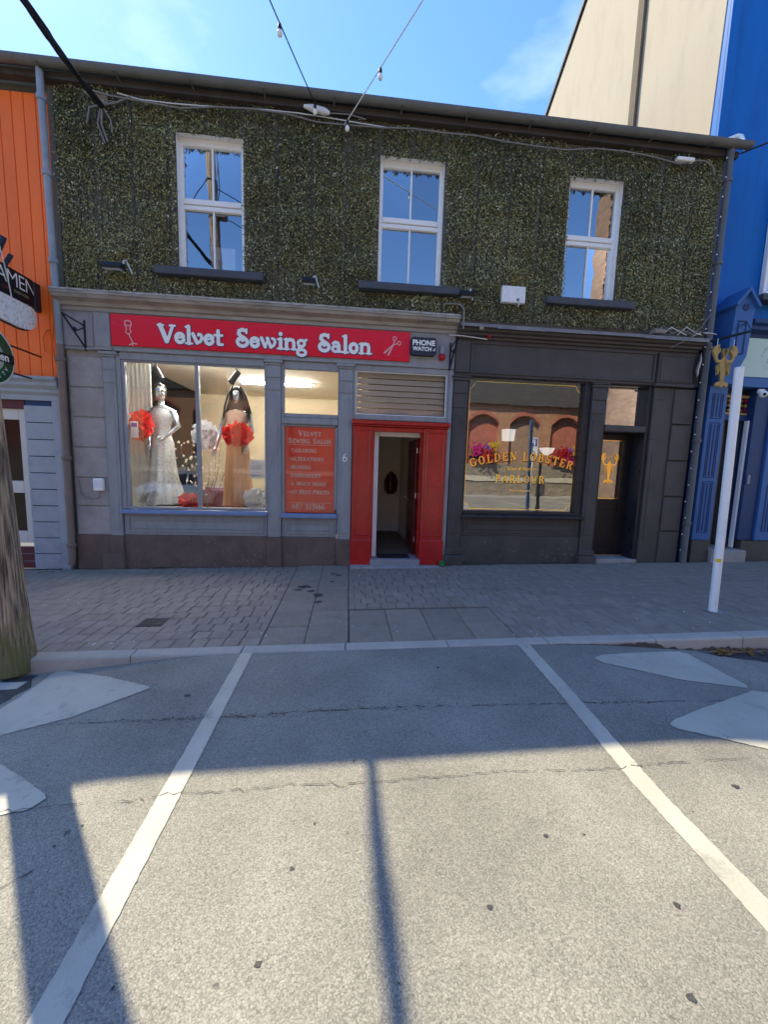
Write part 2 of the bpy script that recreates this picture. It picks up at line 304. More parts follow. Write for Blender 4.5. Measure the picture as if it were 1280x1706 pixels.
class MB:
    def __init__(s): s.v = []; s.f = []; s.sm = []
    def add(s, vs, fs, smooth=False):
        o = len(s.v); s.v += [tuple(p) for p in vs]; s.f += [tuple(i+o for i in f) for f in fs]; s.sm += [smooth]*len(fs); return s
    def box(s, x0, x1, y0, y1, z0, z1):
        return s.add([(x0,y0,z0),(x1,y0,z0),(x1,y1,z0),(x0,y1,z0),(x0,y0,z1),(x1,y0,z1),(x1,y1,z1),(x0,y1,z1)],
                     [(0,3,2,1),(4,5,6,7),(0,1,5,4),(1,2,6,5),(2,3,7,6),(3,0,4,7)])
    def cbox(s, x0, x1, y0, y1, z0, z1, c=.006):
        """box with chamfered edges"""
        c = min(c, (x1-x0)*.45, (y1-y0)*.45, (z1-z0)*.45)
        V = []; idx = {}
        X = (x0, x1); Y = (y0, y1); Z = (z0, z1); sg = (1, -1)
        for i in (0, 1):
            for j in (0, 1):
                for k in (0, 1):
                    p = (X[i], Y[j], Z[k]); d = (sg[i]*c, sg[j]*c, sg[k]*c)
                    for a in range(3):
                        q = [p[m]+(d[m] if m != a else 0) for m in range(3)]
                        idx[(i, j, k, a)] = len(V); V.append(q)
        F = []
        q = lambda *t: idx[t]
        for i in (0, 1): F.append((q(i,0,0,0), q(i,1,0,0), q(i,1,1,0), q(i,0,1,0)))
        for j in (0, 1): F.append((q(0,j,0,1), q(1,j,0,1), q(1,j,1,1), q(0,j,1,1)))
        for k in (0, 1): F.append((q(0,0,k,2), q(1,0,k,2), q(1,1,k,2), q(0,1,k,2)))
        for j in (0, 1):
            for k in (0, 1): F.append((q(0,j,k,1), q(1,j,k,1), q(1,j,k,2), q(0,j,k,2)))
        for i in (0, 1):
            for k in (0, 1): F.append((q(i,0,k,0), q(i,1,k,0), q(i,1,k,2), q(i,0,k,2)))
        for i in (0, 1):
            for j in (0, 1): F.append((q(i,j,0,0), q(i,j,1,0), q(i,j,1,1), q(i,j,0,1)))
        for i in (0, 1):
            for j in (0, 1):
                for k in (0, 1): F.append((q(i,j,k,0), q(i,j,k,1), q(i,j,k,2)))
        cx = Vector(((x0+x1)/2, (y0+y1)/2, (z0+z1)/2)); G = []
        for f in F:
            a, b, d = (Vector(V[f[n]]) for n in (0, 1, 2)); n = (b-a).cross(d-a); m = sum((Vector(V[t]) for t in f), Vector())/len(f)
            G.append(f if n.dot(m-cx) > 0 else f[::-1])
        return s.add(V, G)
    def tube(s, pts, r, n=8, cap=True, smooth=True):
        pts = [Vector(p) for p in pts]; rs = r if isinstance(r, (list, tuple)) else [r]*len(pts)
        V = []; F = []; up = None
        for i, p in enumerate(pts):
            d = (pts[min(i+1, len(pts)-1)]-pts[max(i-1, 0)]).normalized()
            if up is None: up = Vector((0, 0, 1)) if abs(d.z) < .9 else Vector((1, 0, 0))
            a = d.cross(up); a = a.normalized() if a.length > 1e-6 else d.orthogonal().normalized(); b = a.cross(d).normalized(); up = b
            for k in range(n):
                t = 2*math.pi*k/n; V.append(p+(a*math.cos(t)+b*math.sin(t))*rs[i])
        for i in range(len(pts)-1):
            for k in range(n): F.append((i*n+k, i*n+(k+1) % n, (i+1)*n+(k+1) % n, (i+1)*n+k))
        s.add(V, F, smooth)
        if cap: s.add(V[:n], [tuple(range(n))]); s.add(V[-n:], [tuple(range(n))[::-1]])
        return s
    def lathe(s, prof, c, axis='z', n=20, smooth=True, sx=1., sy=1.):
        V = []; F = []
        for (r, h) in prof:
            for k in range(n):
                t = 2*math.pi*k/n; a = r*math.cos(t)*sx; b = r*math.sin(t)*sy
                V.append({'z': (c[0]+a, c[1]+b, c[2]+h), 'y': (c[0]+a, c[1]+h, c[2]+b), 'x': (c[0]+h, c[1]+a, c[2]+b)}[axis])
        for i in range(len(prof)-1):
            for k in range(n): F.append((i*n+k, i*n+(k+1) % n, (i+1)*n+(k+1) % n, (i+1)*n+k))
        s.add(V, F, smooth); s.add(V[:n], [tuple(range(n))]); s.add(V[-n:], [tuple(range(n))]); return s
    def loft(s, rings, smooth=True, cap=True):
        n = len(rings[0]); V = [p for r in rings for p in r]; F = []
        for i in range(len(rings)-1):
            for k in range(n): F.append((i*n+k, i*n+(k+1) % n, (i+1)*n+(k+1) % n, (i+1)*n+k))
        s.add(V, F, smooth)
        if cap: s.add(rings[0], [tuple(range(n))]); s.add(rings[-1], [tuple(range(n))])
        return s
    def prism(s, poly, axis, a, b):
        """polygon in the plane across axis, extruded from a to b"""
        m = {'x': lambda p, t: (t, p[0], p[1]), 'y': lambda p, t: (p[0], t, p[1]), 'z': lambda p, t: (p[0], p[1], t)}[axis]
        n = len(poly); V = [m(p, a) for p in poly]+[m(p, b) for p in poly]
        F = [tuple(range(n)), tuple(range(2*n-1, n-1, -1))]+[(i, i+n, (i+1) % n+n, (i+1) % n) for i in range(n)]
        return s.add(V, F)
    def ball(s, c, r, n=10, m=7, sz=1.):
        return s.lathe([(max(1e-4, r*math.sin(math.pi*i/m)), -r*sz*math.cos(math.pi*i/m)) for i in range(m+1)], c, 'z', n)
    def build(s, name, mt, parent=None, **kw): return link(name, s.mesh(name, mt), parent, **kw)
    def mesh(s, name, mt):
        me = bpy.data.meshes.new(name); me.from_pydata(s.v, [], s.f)
        me.polygons.foreach_set('use_smooth', s.sm); me.materials.append(MATS[mt])
        bm = bmesh.new(); bm.from_mesh(me); bmesh.ops.recalc_face_normals(bm, faces=bm.faces); bm.to_mesh(me); bm.free()
        me.update(); return me

def link(name, me, parent=None, loc=None, label=None, cat=None, group=None, kind=None):
    o = bpy.data.objects.new(name, me); COL.objects.link(o)
    if parent is not None:
        o.parent = parent
        w0 = parent.get('_w'); 
        if parent.type == 'EMPTY': o.location = (-parent.location.x, -parent.location.y, -parent.location.z)
    if loc is not None: o.location = Vector(loc)+(o.location if parent is not None else Vector())
    if label: o['label'] = label
    if cat: o['category'] = cat
    if group: o['group'] = group
    if kind: o['kind'] = kind
    return o
def thing(name, label, cat, loc, group=None):
    o = bpy.data.objects.new(name, None); COL.objects.link(o); o.location = loc; o.empty_display_size = .1
    o['label'] = label; o['category'] = cat
    if group: o['group'] = group
    return o
def struct(name, mb, mt, parent=None): return mb.build(name, mt, parent, kind=None if parent is not None else 'structure')
def box(*a): return MB().box(*a)
def cbox(*a, c=.006): return MB().cbox(*a, c=c)

# ------------------------------------------------------------------ lettering (strokes drawn here, no font files)
def arc(cx, cy, rx, ry, a0, a1, n=14): return [(cx+rx*math.cos(R(a0+(a1-a0)*i/n)), cy+ry*math.sin(R(a0+(a1-a0)*i/n))) for i in range(n+1)]
def stroke_geo(pts, w, rnd_caps=True):
    ws = w if isinstance(w, (list, tuple)) else [w]*len(pts)
    V = []; F = []
    P = [Vector((*p, 0)) for p in pts]; n = len(P)
    if n == 1:
        return [(P[0].x+ws[0]/2*math.cos(2*math.pi*k/12), P[0].y+ws[0]/2*math.sin(2*math.pi*k/12)) for k in range(12)], [tuple(range(12))]
    for i in range(n):
        if i == 0: d = P[1]-P[0]; m = 1
        elif i == n-1: d = P[-1]-P[-2]; m = 1
        else:
            a = (P[i]-P[i-1]).normalized(); b = (P[i+1]-P[i]).normalized(); d = a+b; d = b if d.length < .2 else d; m = 1/max(.55, abs(d.normalized().dot(b)))
        d.normalize(); q = Vector((-d.y, d.x, 0))*ws[i]/2*m
        V += [(P[i]+q)[:2], (P[i]-q)[:2]]
    F = [(2*i, 2*i+1, 2*i+3, 2*i+2) for i in range(n-1)]
    if n > 3 and (P[0]-P[-1]).length < 1e-4: rnd_caps = False; V[-2:] = V[:2]
    if rnd_caps:
        for i, sgn in ((0, -1), (n-1, 1)):
            d = ((P[1]-P[0]) if i == 0 else (P[-1]-P[-2])).normalized()*sgn; q = Vector((-d.y, d.x, 0)); o = len(V); r = ws[i]/2
            V += [(P[i]+(q*math.cos(t)+d*math.sin(t))*r)[:2] for t in [math.pi*k/6 for k in range(7)]]; F.append(tuple(range(o, o+7)))
    return V, F
def glyph_mb(strokes, to3, grow=0., caps=True, dy0=0.):
    mb = MB()
    for i, (p, w) in enumerate(strokes):
        w2 = [x+grow for x in w] if isinstance(w, (list, tuple)) else w+grow
        V, F = stroke_geo(p, w2, caps); 
        for j, f in enumerate(F): mb.add([to3(*V[q], dy0+i*.00025+j*.00001) for q in f], [tuple(range(len(f)))])
    return mb
FANCY = {
 'V': (.92, [([(.12,.93),(.45,.1)], .25), ([(.78,.93),(.49,.1)], .17), ([(.0,.94),(.28,.94)], .12), ([(.63,.94),(.9,.94)], .12)]),
 'e': (.66, [(arc(.31,.31,.21,.23,28,340), .2), ([(.2,.33),(.52,.36)], .12), ([(.5,.2)], .2)]),
 'l': (.42, [([(.2,.05),(.2,.95)], .21), ([(.03,.05),(.38,.05)], .11), ([(.05,.92),(.2,.96)], .12)]),
 'v': (.72, [([(.08,.57),(.3,.1)], .2), ([(.3,.09),(.47,.18),(.57,.36),(.52,.53),(.4,.57)], .17), ([(.36,.5)], .13)]),
 't': (.52, [([(.22,.12),(.22,.8)], .2), ([(.03,.57),(.44,.57)], .14), ([(.22,.08),(.45,.08)], .15)]),
 'S': (.80, [(arc(.37,.29,.27,.22,0,360,20), .2), ([(.37,.4)], .24), ([(.5,.5),(.3,.6),(.17,.72),(.2,.88),(.38,.96),(.56,.9)], .2), ([(.6,.98),(.6,.78)], .12)]),
 'w': (1.0, [([(.08,.57),(.28,.1)], .19), ([(.28,.1),(.46,.57)], .13), ([(.4,.57),(.6,.1)], .19), ([(.6,.09),(.76,.2),(.84,.38),(.79,.53),(.68,.57)], .16)]),
 'i': (.42, [([(.2,.07),(.2,.58)], .21), ([(.2,.85)], .24), ([(.03,.05),(.38,.05)], .11), ([(.05,.55),(.2,.58)], .12)]),
 'n': (.78, [([(.17,.06),(.17,.57)], .2), ([(.2,.5),(.36,.58),(.53,.54),(.58,.4),(.58,.06)], .19), ([(.02,.05),(.31,.05)], .1), ([(.44,.05),(.74,.05)], .1), ([(.04,.56),(.17,.58)], .1)]),
 'g': (.68, [(arc(.28,.4,.18,.17,0,360,18), .17), ([(.43,.52),(.56,.6)], .15), (arc(.3,-.1,.23,.16,0,360,18), .17), ([(.16,.24),(.14,.06)], .15)]),
 'a': (.68, [(arc(.26,.21,.17,.15,0,360,18), .16), ([(.46,.08),(.47,.4),(.4,.54),(.25,.58),(.13,.5)], .18), ([(.46,.07),(.62,.07)], .13)]),
 'o': (.66, [(arc(.31,.31,.2,.23,0,360,20), .21)]) }
T_, t_ = .17, .085
def _sf(x, y, h=.12): return ([(x-h, y), (x+h, y)], .075)
SLAB = {
 'A': (.86, [([(.12,.03),(.41,.97)], t_), ([(.41,.97),(.7,.03)], T_), ([(.22,.33),(.6,.33)], t_), _sf(.1,.04), _sf(.72,.04)]),
 'B': (.74, [([(.18,.03),(.18,.97)], T_), ([(.05,.96),(.4,.96),(.55,.88),(.56,.7),(.46,.55),(.2,.53)], [t_,t_,.12,.15,.1,t_]), ([(.42,.53),(.6,.43),(.63,.25),(.55,.1),(.4,.04),(.05,.04)], [t_,.12,.16,.12,t_,t_])]),
 'C': (.78, [(arc(.4,.5,.3,.46,45,315), [.08]*3+[.12]*3+[.17]*4+[.12]*3+[.08]*2), ([(.64,.72),(.64,.95)], t_)]),
 'D': (.82, [([(.18,.03),(.18,.97)], T_), ([(.05,.96),(.38,.96),(.58,.86),(.68,.62),(.68,.38),(.58,.14),(.38,.04),(.05,.04)], [t_,t_,.1,.16,.16,.1,t_,t_])]),
 'E': (.72, [([(.18,.03),(.18,.97)], T_), ([(.05,.96),(.62,.96),(.62,.78)], t_), ([(.2,.52),(.46,.52)], t_), ([(.46,.4),(.46,.64)], .06), ([(.05,.04),(.64,.04),(.64,.24)], t_)]),
 'G': (.86, [(arc(.42,.5,.31,.46,48,320), [.08]*3+[.12]*3+[.17]*4+[.12]*3+[.08]*2), ([(.66,.74),(.66,.95)], t_), ([(.68,.06),(.68,.42)], .15), ([(.5,.42),(.82,.42)], .075)]),
 'H': (.88, [([(.18,.03),(.18,.97)], T_), ([(.68,.03),(.68,.97)], T_), ([(.2,.5),(.66,.5)], t_), _sf(.18,.04), _sf(.18,.96), _sf(.68,.04), _sf(.68,.96)]),
 'I': (.4, [([(.2,.03),(.2,.97)], T_), _sf(.2,.04,.16), _sf(.2,.96,.16)]),
 'L': (.7, [([(.2,.03),(.2,.97)], T_), _sf(.2,.96,.16), ([(.05,.04),(.62,.04),(.62,.28)], t_)]),
 'M': (1.02, [([(.15,.03),(.17,.97)], t_), ([(.17,.97),(.5,.1)], T_), ([(.5,.1),(.82,.97)], t_), ([(.84,.97),(.86,.03)], T_), _sf(.14,.04), _sf(.86,.04,.13)]),
 'N': (.88, [([(.17,.03),(.17,.97)], t_), ([(.17,.97),(.69,.05)], T_), ([(.69,.03),(.69,.97)], t_), _sf(.17,.04), _sf(.12,.96,.1), _sf(.69,.96)]),
 'O': (.86, [(arc(.42,.5,.31,.46,90,450,20), [.085,.1,.12,.15,.17,.18,.17,.15,.12,.1,.085,.1,.12,.15,.17,.18,.17,.15,.12,.1,.085])]),
 'P': (.72, [([(.18,.03),(.18,.97)], T_), _sf(.18,.04,.15), ([(.05,.96),(.4,.96),(.58,.86),(.6,.68),(.52,.53),(.38,.47),(.2,.47)], [t_,t_,.13,.17,.13,t_,t_])]),
 'R': (.82, [([(.18,.03),(.18,.97)], T_), _sf(.18,.04,.14), ([(.05,.96),(.4,.96),(.57,.87),(.58,.7),(.5,.56),(.36,.5),(.2,.5)], [t_,t_,.13,.16,.12,t_,t_]), ([(.36,.5),(.56,.3),(.64,.06),(.78,.05)], [.1,.16,.14,.07])]),
 'S': (.68, [([(.54,.76),(.46,.93),(.3,.96),(.14,.86),(.14,.68),(.3,.55),(.46,.46),(.54,.3),(.48,.1),(.3,.04),(.14,.1),(.08,.28)], [.06,.08,.09,.13,.15,.17,.17,.15,.13,.09,.08,.06]), ([(.55,.72),(.55,.95)], .06), ([(.07,.05),(.07,.3)], .06)]),
 'T': (.78, [([(.39,.03),(.39,.97)], T_), _sf(.39,.04,.15), ([(.07,.74),(.07,.96),(.71,.96),(.71,.74)], t_)]),
 'U': (.86, [([(.18,.95),(.18,.32),(.26,.1),(.42,.04),(.58,.1),(.67,.32),(.67,.95)], [T_,T_,.13,t_,t_,t_,t_]), _sf(.18,.96), _sf(.67,.96)]),
 'V': (.84, [([(.1,.95),(.42,.05)], T_), ([(.72,.95),(.42,.05)], t_), _sf(.12,.96), _sf(.71,.96)]),
 'W': (1.16, [([(.1,.95),(.34,.05)], T_), ([(.34,.05),(.58,.9)], t_), ([(.56,.9),(.8,.05)], T_), ([(.8,.05),(1.04,.95)], t_), _sf(.1,.96), _sf(1.04,.96)]),
 'Y': (.82, [([(.1,.95),(.41,.45)], T_), ([(.7,.95),(.41,.45)], t_), ([(.41,.45),(.41,.03)], T_), _sf(.12,.96), _sf(.7,.96), _sf(.41,.04)]),
 '&': (.9, [([(.75,.5),(.55,.15),(.3,.04),(.12,.16),(.16,.36),(.42,.56),(.46,.8),(.32,.95),(.2,.82),(.3,.56),(.76,.04)], .11)]),
 '0': (.64, [(arc(.3,.38,.23,.34,90,450,18), .12)]), '8': (.62, [(arc(.3,.74,.17,.2,0,360,14), .11), (arc(.3,.28,.22,.24,0,360,14), .12)]),
 '7': (.6, [([(.06,.82),(.08,.94),(.54,.94),(.26,-.06)], [.06,.08,.09,.15])]), '3': (.58, [([(.1,.84),(.26,.95),(.44,.84),(.42,.62),(.24,.52),(.46,.42),(.5,.16),(.3,-.04),(.06,.06)], .11)]),
 '1': (.4, [([(.2,.03),(.2,.94)], .14), ([(.06,.82),(.2,.94)], .08), _sf(.2,.04)]), '6': (.62, [(arc(.3,.28,.22,.24,0,360,14), .12), ([(.46,.96),(.22,.76),(.08,.4),(.09,.26)], [.06,.1,.13,.12])]),
 '.': (.3, [([(.12,.45)], .2)]) }
def put_text(txt, font, place, parent, name, mt, size, track=0., space=.4, caps=True, shadow=None, smallcaps=None, grow=0.):
    """place(u) -> function (x,y,d) -> 3D for a letter whose origin is u along the line; returns the length"""
    u = 0.
    for i, ch in enumerate(txt):
        if ch == ' ': u += space*size; continue
        sz = size
        w_, st = font[ch]
        if smallcaps and i and txt[i-1] != ' ': sz = size*smallcaps
        f = place(u+w_*sz/2); to3 = lambda a, b, d, f=f, w_=w_, sz=sz: f((a-w_/2)*sz, b*sz, d)
        if parent is not None:
            o = glyph_mb(st, to3, grow, caps, .004).build(name, mt, parent)
            if shadow: glyph_mb(st, lambda a, b, d, t=to3: t(a+shadow[1], b+shadow[2], d), shadow[3], caps, .0).build('letter_shadow', shadow[0], o)
        u += w_*sz+track*size
    return u
def text_mesh(s, size, to3, name, mt, parent, bold=0., align='CENTER', shear=0., space=1.):
    c = bpy.data.curves.new('t', 'FONT'); c.body = s; c.size = size; c.offset = bold; c.align_x = align; c.shear = shear; c.space_character = space; c.resolution_u = 3
    o = bpy.data.objects.new('t', c); COL.objects.link(o); dg = bpy.context.evaluated_depsgraph_get()
    me = bpy.data.meshes.new_from_object(o.evaluated_get(dg)); bpy.data.objects.remove(o); bpy.data.curves.remove(c)
    for v in me.vertices: v.co = to3(v.co.x, v.co.y, 0)
    me.materials.clear(); me.materials.append(MATS[mt]); me.name = name
    return link(name, me, parent)
# ================================================================== THE SETTING: ground, road, pavement
def sheet(xs, ys, zf, off=0.):
    mb = MB(); V = [(x, y, zf(x)+off) for y in ys for x in xs]; n = len(xs)
    F = [(j*n+i, j*n+i+1, (j+1)*n+i+1, (j+1)*n+i) for j in range(len(ys)-1) for i in range(n-1)]
    return mb.add(V, F, True)
xs = [-120, -60, -30, -12]+[-6+i*.25 for i in range(61)]+[12, 30, 60, 120]
struct('ground', MB().add([(-400, -400, -1.2), (400, -400, -1.2), (400, 400, -1.2), (-400, 400, -1.2)], [(0, 1, 2, 3)]), 'far_ground')
road = struct('road', sheet(xs, [-15.2, -12, -9, -7, -6, -5.5, -5, -4.5, -4, -3.5, -3, -2.95], zr), 'asphalt')
# darker resurfaced strip beside the kerb (older seam between the two)
def drape(pts, off, mt, name, parent=None, jit=0., sub=.12, zfun=zr):
    """polygon on the road: edges subdivided and roughened, filled as a fan of strips following the ramp"""
    P = []
    for i in range(len(pts)):
        a = Vector(pts[i]); b = Vector(pts[(i+1) % len(pts)]); k = max(1, int((b-a).length/sub))
        for j in range(k):
            p = a.lerp(b, j/k); P.append((p.x+rnd.uniform(-jit, jit), p.y+rnd.uniform(-jit, jit)))
    bm = bmesh.new(); vs_ = [bm.verts.new((x, y, 0)) for x, y in P]; bm.faces.new(vs_)
    bmesh.ops.triangulate(bm, faces=bm.faces)
    x0 = min(p[0] for p in P); x1 = max(p[0] for p in P); x = math.floor(x0*5)/5
    while x < x1:
        bmesh.ops.bisect_plane(bm, geom=bm.verts[:]+bm.edges[:]+bm.faces[:], plane_co=(x, 0, 0), plane_no=(1, 0, 0)); x += .2
    for v in bm.verts: v.co.z = zfun(v.co.x)+off
    for f in bm.faces:
        if f.normal.z < 0: f.normal_flip()
    me = bpy.data.meshes.new(name); bm.to_mesh(me); bm.free(); me.materials.append(MATS[mt])
    o = link(name, me, parent); 
    if parent is None: o['kind'] = 'structure'
    return o
seam = [(-1.9,-3.72),(-1.697,-3.743),(-1.498,-3.772),(-1.193,-3.799),(-.892,-3.815),(-.595,-3.807),(-.212,-3.792),(.105,-3.79),(.512,-3.793),(.925,-3.81),(1.557,-3.836),(2.119,-3.856),(2.612,-3.826),(3.2,-3.8)]
crackA = [(-2.6,-4.42),(-1.619,-4.394),(-1.447,-4.41),(-1.236,-4.405),(-.985,-4.414),(-.828,-4.391),(-.655,-4.398),(-.452,-4.399),(-.277,-4.384),(-.035,-4.395),(.211,-4.403),(.53,-4.389),(.825,-4.383),(1.119,-4.398),(1.387,-4.406),(1.817,-4.396),(2.112,-4.391),(2.434,-4.375),(3.4,-4.38)]
def crackline(pts, w0, w1, name, seed, off=.0035, gap=0.):
    r = random.Random(seed); P = []
    for i in range(len(pts)-1):
        a = Vector(pts[i]); b = Vector(pts[i+1]); k = max(2, int((b-a).length/.03))
        for j in range(k): q = a.lerp(b, j/k); P.append((q.x, q.y+r.gauss(0, .006)))
    mb = MB()
    for i in range(len(P)-1):
        if r.random() < gap: continue
        wa = r.uniform(w0, w1); wb = r.uniform(w0, w1); (x, y), (x2, y2) = P[i], P[i+1]
        mb.add([(x, y-wa, zr(x)+off), (x2, y2-wb, zr(x2)+off), (x2, y2+wb, zr(x2)+off), (x, y+wa, zr(x)+off)], [(0, 1, 2, 3)])
    struct(name, mb, 'tar', road)
crackline(crackA, .0004, .0028, 'road_crack', 3, .006, .15)
crackline(seam, .0008, .004, 'tar_seam', 4, .0035, .35)
mb = MB()
for i in range(420):      # crumbled binder along the seam
    k = rnd.randrange(len(seam)-1); f_ = rnd.random(); x = seam[k][0]+(seam[k+1][0]-seam[k][0])*f_; y = seam[k][1]+(seam[k+1][1]-seam[k][1])*f_+rnd.gauss(0, .018); r_ = rnd.uniform(.002, .009)
    if math.sin(x*4.1)+math.sin(x*1.7+2) < -.3: continue
    n = 6; mb.add([(x+r_*rnd.uniform(.6, 1.4)*math.cos(6.283*q/n), y+.6*r_*rnd.uniform(.6, 1.4)*math.sin(6.283*q/n), zr(x)+.002) for q in range(n)], [tuple(range(n))])
mb.build('seam_crumbs', 'tar', road, kind='stuff')
crackline([(-1.9,-5.0),(-1.301,-4.777),(-1.2,-4.70)], .001, .005, 'road_crack', 5)
for pts, mt, j, lab in [
   ([(-2.382,-2.927),(-1.892,-3.139),(-1.45,-3.38),(-1.418,-3.412),(-1.45,-3.44),(-1.786,-3.664),(-2.14,-3.768),(-2.5,-3.86),(-2.62,-3.72),(-2.399,-3.455),(-2.38,-3.224)], 'road_paint', .006, 0),
   ([(-2.3,-3.86),(-1.916,-4.037),(-1.669,-4.193),(-1.46,-4.33),(-1.446,-4.354),(-1.478,-4.405),(-1.612,-4.425),(-2.3,-4.47)], 'road_paint', .006, 0),
   ([(2.134,-3.233),(2.227,-3.178),(2.916,-3.044),(3.13,-3.016),(3.19,-3.05),(3.21,-3.58),(3.17,-3.618),(2.641,-3.539),(2.175,-3.315)], 'road_paint', .006, 0),
   ([(2.076,-4.11),(2.086,-4.08),(2.161,-4.04),(3.177,-3.651),(3.3,-3.67),(3.36,-3.75),(3.3,-4.5),(3.1,-4.56),(2.511,-4.311),(2.293,-4.219),(2.10,-4.14)], 'road_paint', .006, 0),
   ([(-.895,-2.925),(-.795,-2.932),(-.79,-6.9),(-.9,-6.9)], 'road_paint', .004, 0),
   ([(1.582,-2.925),(1.69,-2.94),(1.66,-3.7),(1.60,-4.6),(1.615,-5.2),(1.6,-6.9),(1.49,-6.9),(1.50,-5.2),(1.495,-4.5),(1.55,-3.7)], 'road_paint', .004, 0),
   ([(-3.4,-3.06),(-2.50,-3.09),(-2.50,-3.19),(-3.4,-3.19)], 'road_paint_worn', .005, 0),
   ([(-3.4,-2.98),(-3.3,-2.98),(-3.3,-6.9),(-3.4,-6.9)], 'road_paint', .004, 0), ([(4.0,-3.2),(4.1,-3.2),(4.1,-6.9),(4.0,-6.9)], 'road_paint', .004, 0)]:
    drape(pts, .004, mt, 'road_marking', road, j*.6, .02)
drape([(-2.75,-3.05),(-2.5,-2.98),(-2.42,-3.2),(-2.46,-3.45),(-2.7,-3.75),(-2.9,-3.8),(-2.6,-3.4),(-2.64,-3.15)], .002, 'tar', 'tar_patch', road, .02, .05)
drape([(3.35,-2.99),(5.2,-2.99),(5.2,-3.35),(4.4,-3.3),(3.8,-3.17),(3.5,-3.06)], .002, 'tar', 'gutter_dirt', road, .02, .05)
for x in (-7.5, 5.0, 8.0, 11.0, -10.5): drape([(x, -9.2), (x+.11, -9.2), (x+.11, -14.6), (x, -14.6)], .0065, 'road_paint', 'road_marking', road, .004, .2)

mb = MB()
for (x, y, s_) in [(-.263, -5.097, .013), (1.08, -5.286, .015), (2.013, -4.568, .018), (.55, -5.0, .012), (.9, -4.75, .012), (1.25, -5.05, .014), (-.2, -4.8, .01), (.35, -5.4, .014), (-1.1, -3.55, .02), (.75, -3.3, .018), (2.4, -3.3, .016)]+[(rnd.uniform(-2.5, 3.5), rnd.uniform(-5.6, -3.1), rnd.uniform(.003, .008)) for _ in range(30)]:
    n = 9; mb.add([(x+s_*rnd.uniform(.6, 1.3)*math.cos(6.283*q/n), y+s_*rnd.uniform(.5, 1.1)*math.sin(6.283*q/n), zr(x)+.0022) for q in range(n)], [tuple(range(n))])
mb.build('gum_spots', 'tar', road, kind='stuff')
# kerb stones (dropped in the middle)
pav = struct('pavement', sheet([-30, -12]+[-6+i*.5 for i in range(31)]+[12, 30], [-2.83, -1.4, .2], gz, -.022), 'joint_sand')

kb = struct('kerb', sheet([-30, -8.02], [-2.95, -2.83], gz, -.001), 'kerb')
joints = [-8.02, -7.12, -6.22, -5.32, -4.42, -3.52, -2.62, -1.80, -.90, .0, .93, 1.88, 2.95, 3.86, 4.78, 5.7, 6.6, 7.5, 8.4, 9.3]
for i in range(len(joints)-1):
    a, b = joints[i]+.005, joints[i+1]-.005; mb = MB(); n = 6; c = .018; rings = []
    for j in range(n+1):
        x = a+(b-a)*j/n; z = gz(x); d = min(0., zr(x)-z)-.06
        rings.append([(x, -2.832, z-.1), (x, -2.832, z), (x, -2.95+c, z-.001), (x, -2.95+c*.3, z-c*.3), (x, -2.953, z-c), (x, -2.958, z+d), (x, -2.90, z+d)])
    mb.loft(rings, False); o = mb.build('kerb_stone', 'kerb', kb)
mb = MB(); P = []; x = 1.95
while x < 6.4:       # grime along the foot of the kerb on the right
    P.append((x, max(.004, ss((x-1.9)/1.2)*(.028+.018*math.sin(x*7.3)+rnd.uniform(-.016, .016))))); x += .035
for (x, h), (x2, h2) in zip(P, P[1:]): mb.add([(x, -2.9635, zr(x)-.01), (x2, -2.9635, zr(x2)-.01), (x2, -2.9635, zr(x2)+h2), (x, -2.9635, zr(x)+h)], [(0, 1, 2, 3)])
mb.build('kerb_dirt', 'kerb_stain', kb, kind='stuff')

# block paving: setts laid in courses, 300 nearest as single parts, the rest joined
variants = []
for k in range(14):
    r = random.Random(50+k); mb = MB(); hw = .077+r.uniform(-.012, .012); hd = .0835; j = lambda: r.uniform(-.003, .003)
    c = .007; T = [(-hw+c+j(), -hd+c+j()), (hw-c+j(), -hd+c+j()), (hw-c+j(), hd-c+j()), (-hw+c+j(), hd-c+j())]
    Bt = [(-hw, -hd), (hw, -hd), (hw, hd), (-hw, hd)]; V = [(x, y, 0) for x, y in T]+[(x, y, -.006) for x, y in Bt]+[(x, y, -.05) for x, y in Bt]
    mb.add(V, [(0, 1, 2, 3)]+[(4+i, 4+(i+1) % 4, (i+1) % 4, i) for i in range(4)]+[(8+i, 8+(i+1) % 4, 4+(i+1) % 4, 4+i) for i in range(4)])
    variants.append((hw, mb))
vm_ = [(hw, m.mesh('paver', 'paver')) for hw, m in variants]
cells = []
row = 0; y = -2.745
while y < -.02:
    for s0, s1 in ((-9, -.781), (1.64 if y < -1.99 else .031, 11)):
        x = s0+(rnd.uniform(0, .12) if s0 < -5 else (.07 if row % 2 else 0))
        if x > s0 and s0 > -5: cells.append((s0+.034, y, 0, .031/variants[0][0]))
        while x < s1-.03:
            k = rnd.randrange(14); hw = variants[k][0]; sc = 1.
            if x+2*hw > s1-.07: sc = (s1-x)/(2*hw)
            if sc < 1.6: cells.append((x+hw*sc, y+rnd.uniform(-.003, .003), k, sc))
            x += 2*hw*sc+.004+rnd.uniform(0, .003)
    y += .171; row += 1
def vis(c):     # how large it shows from the camera side of the street
    d = math.hypot(c[0]-.2, c[1]+6.2); return d+(0 if -3.2 < c[0] < 4.9 else 30)
cells.sort(key=vis); far = MB()
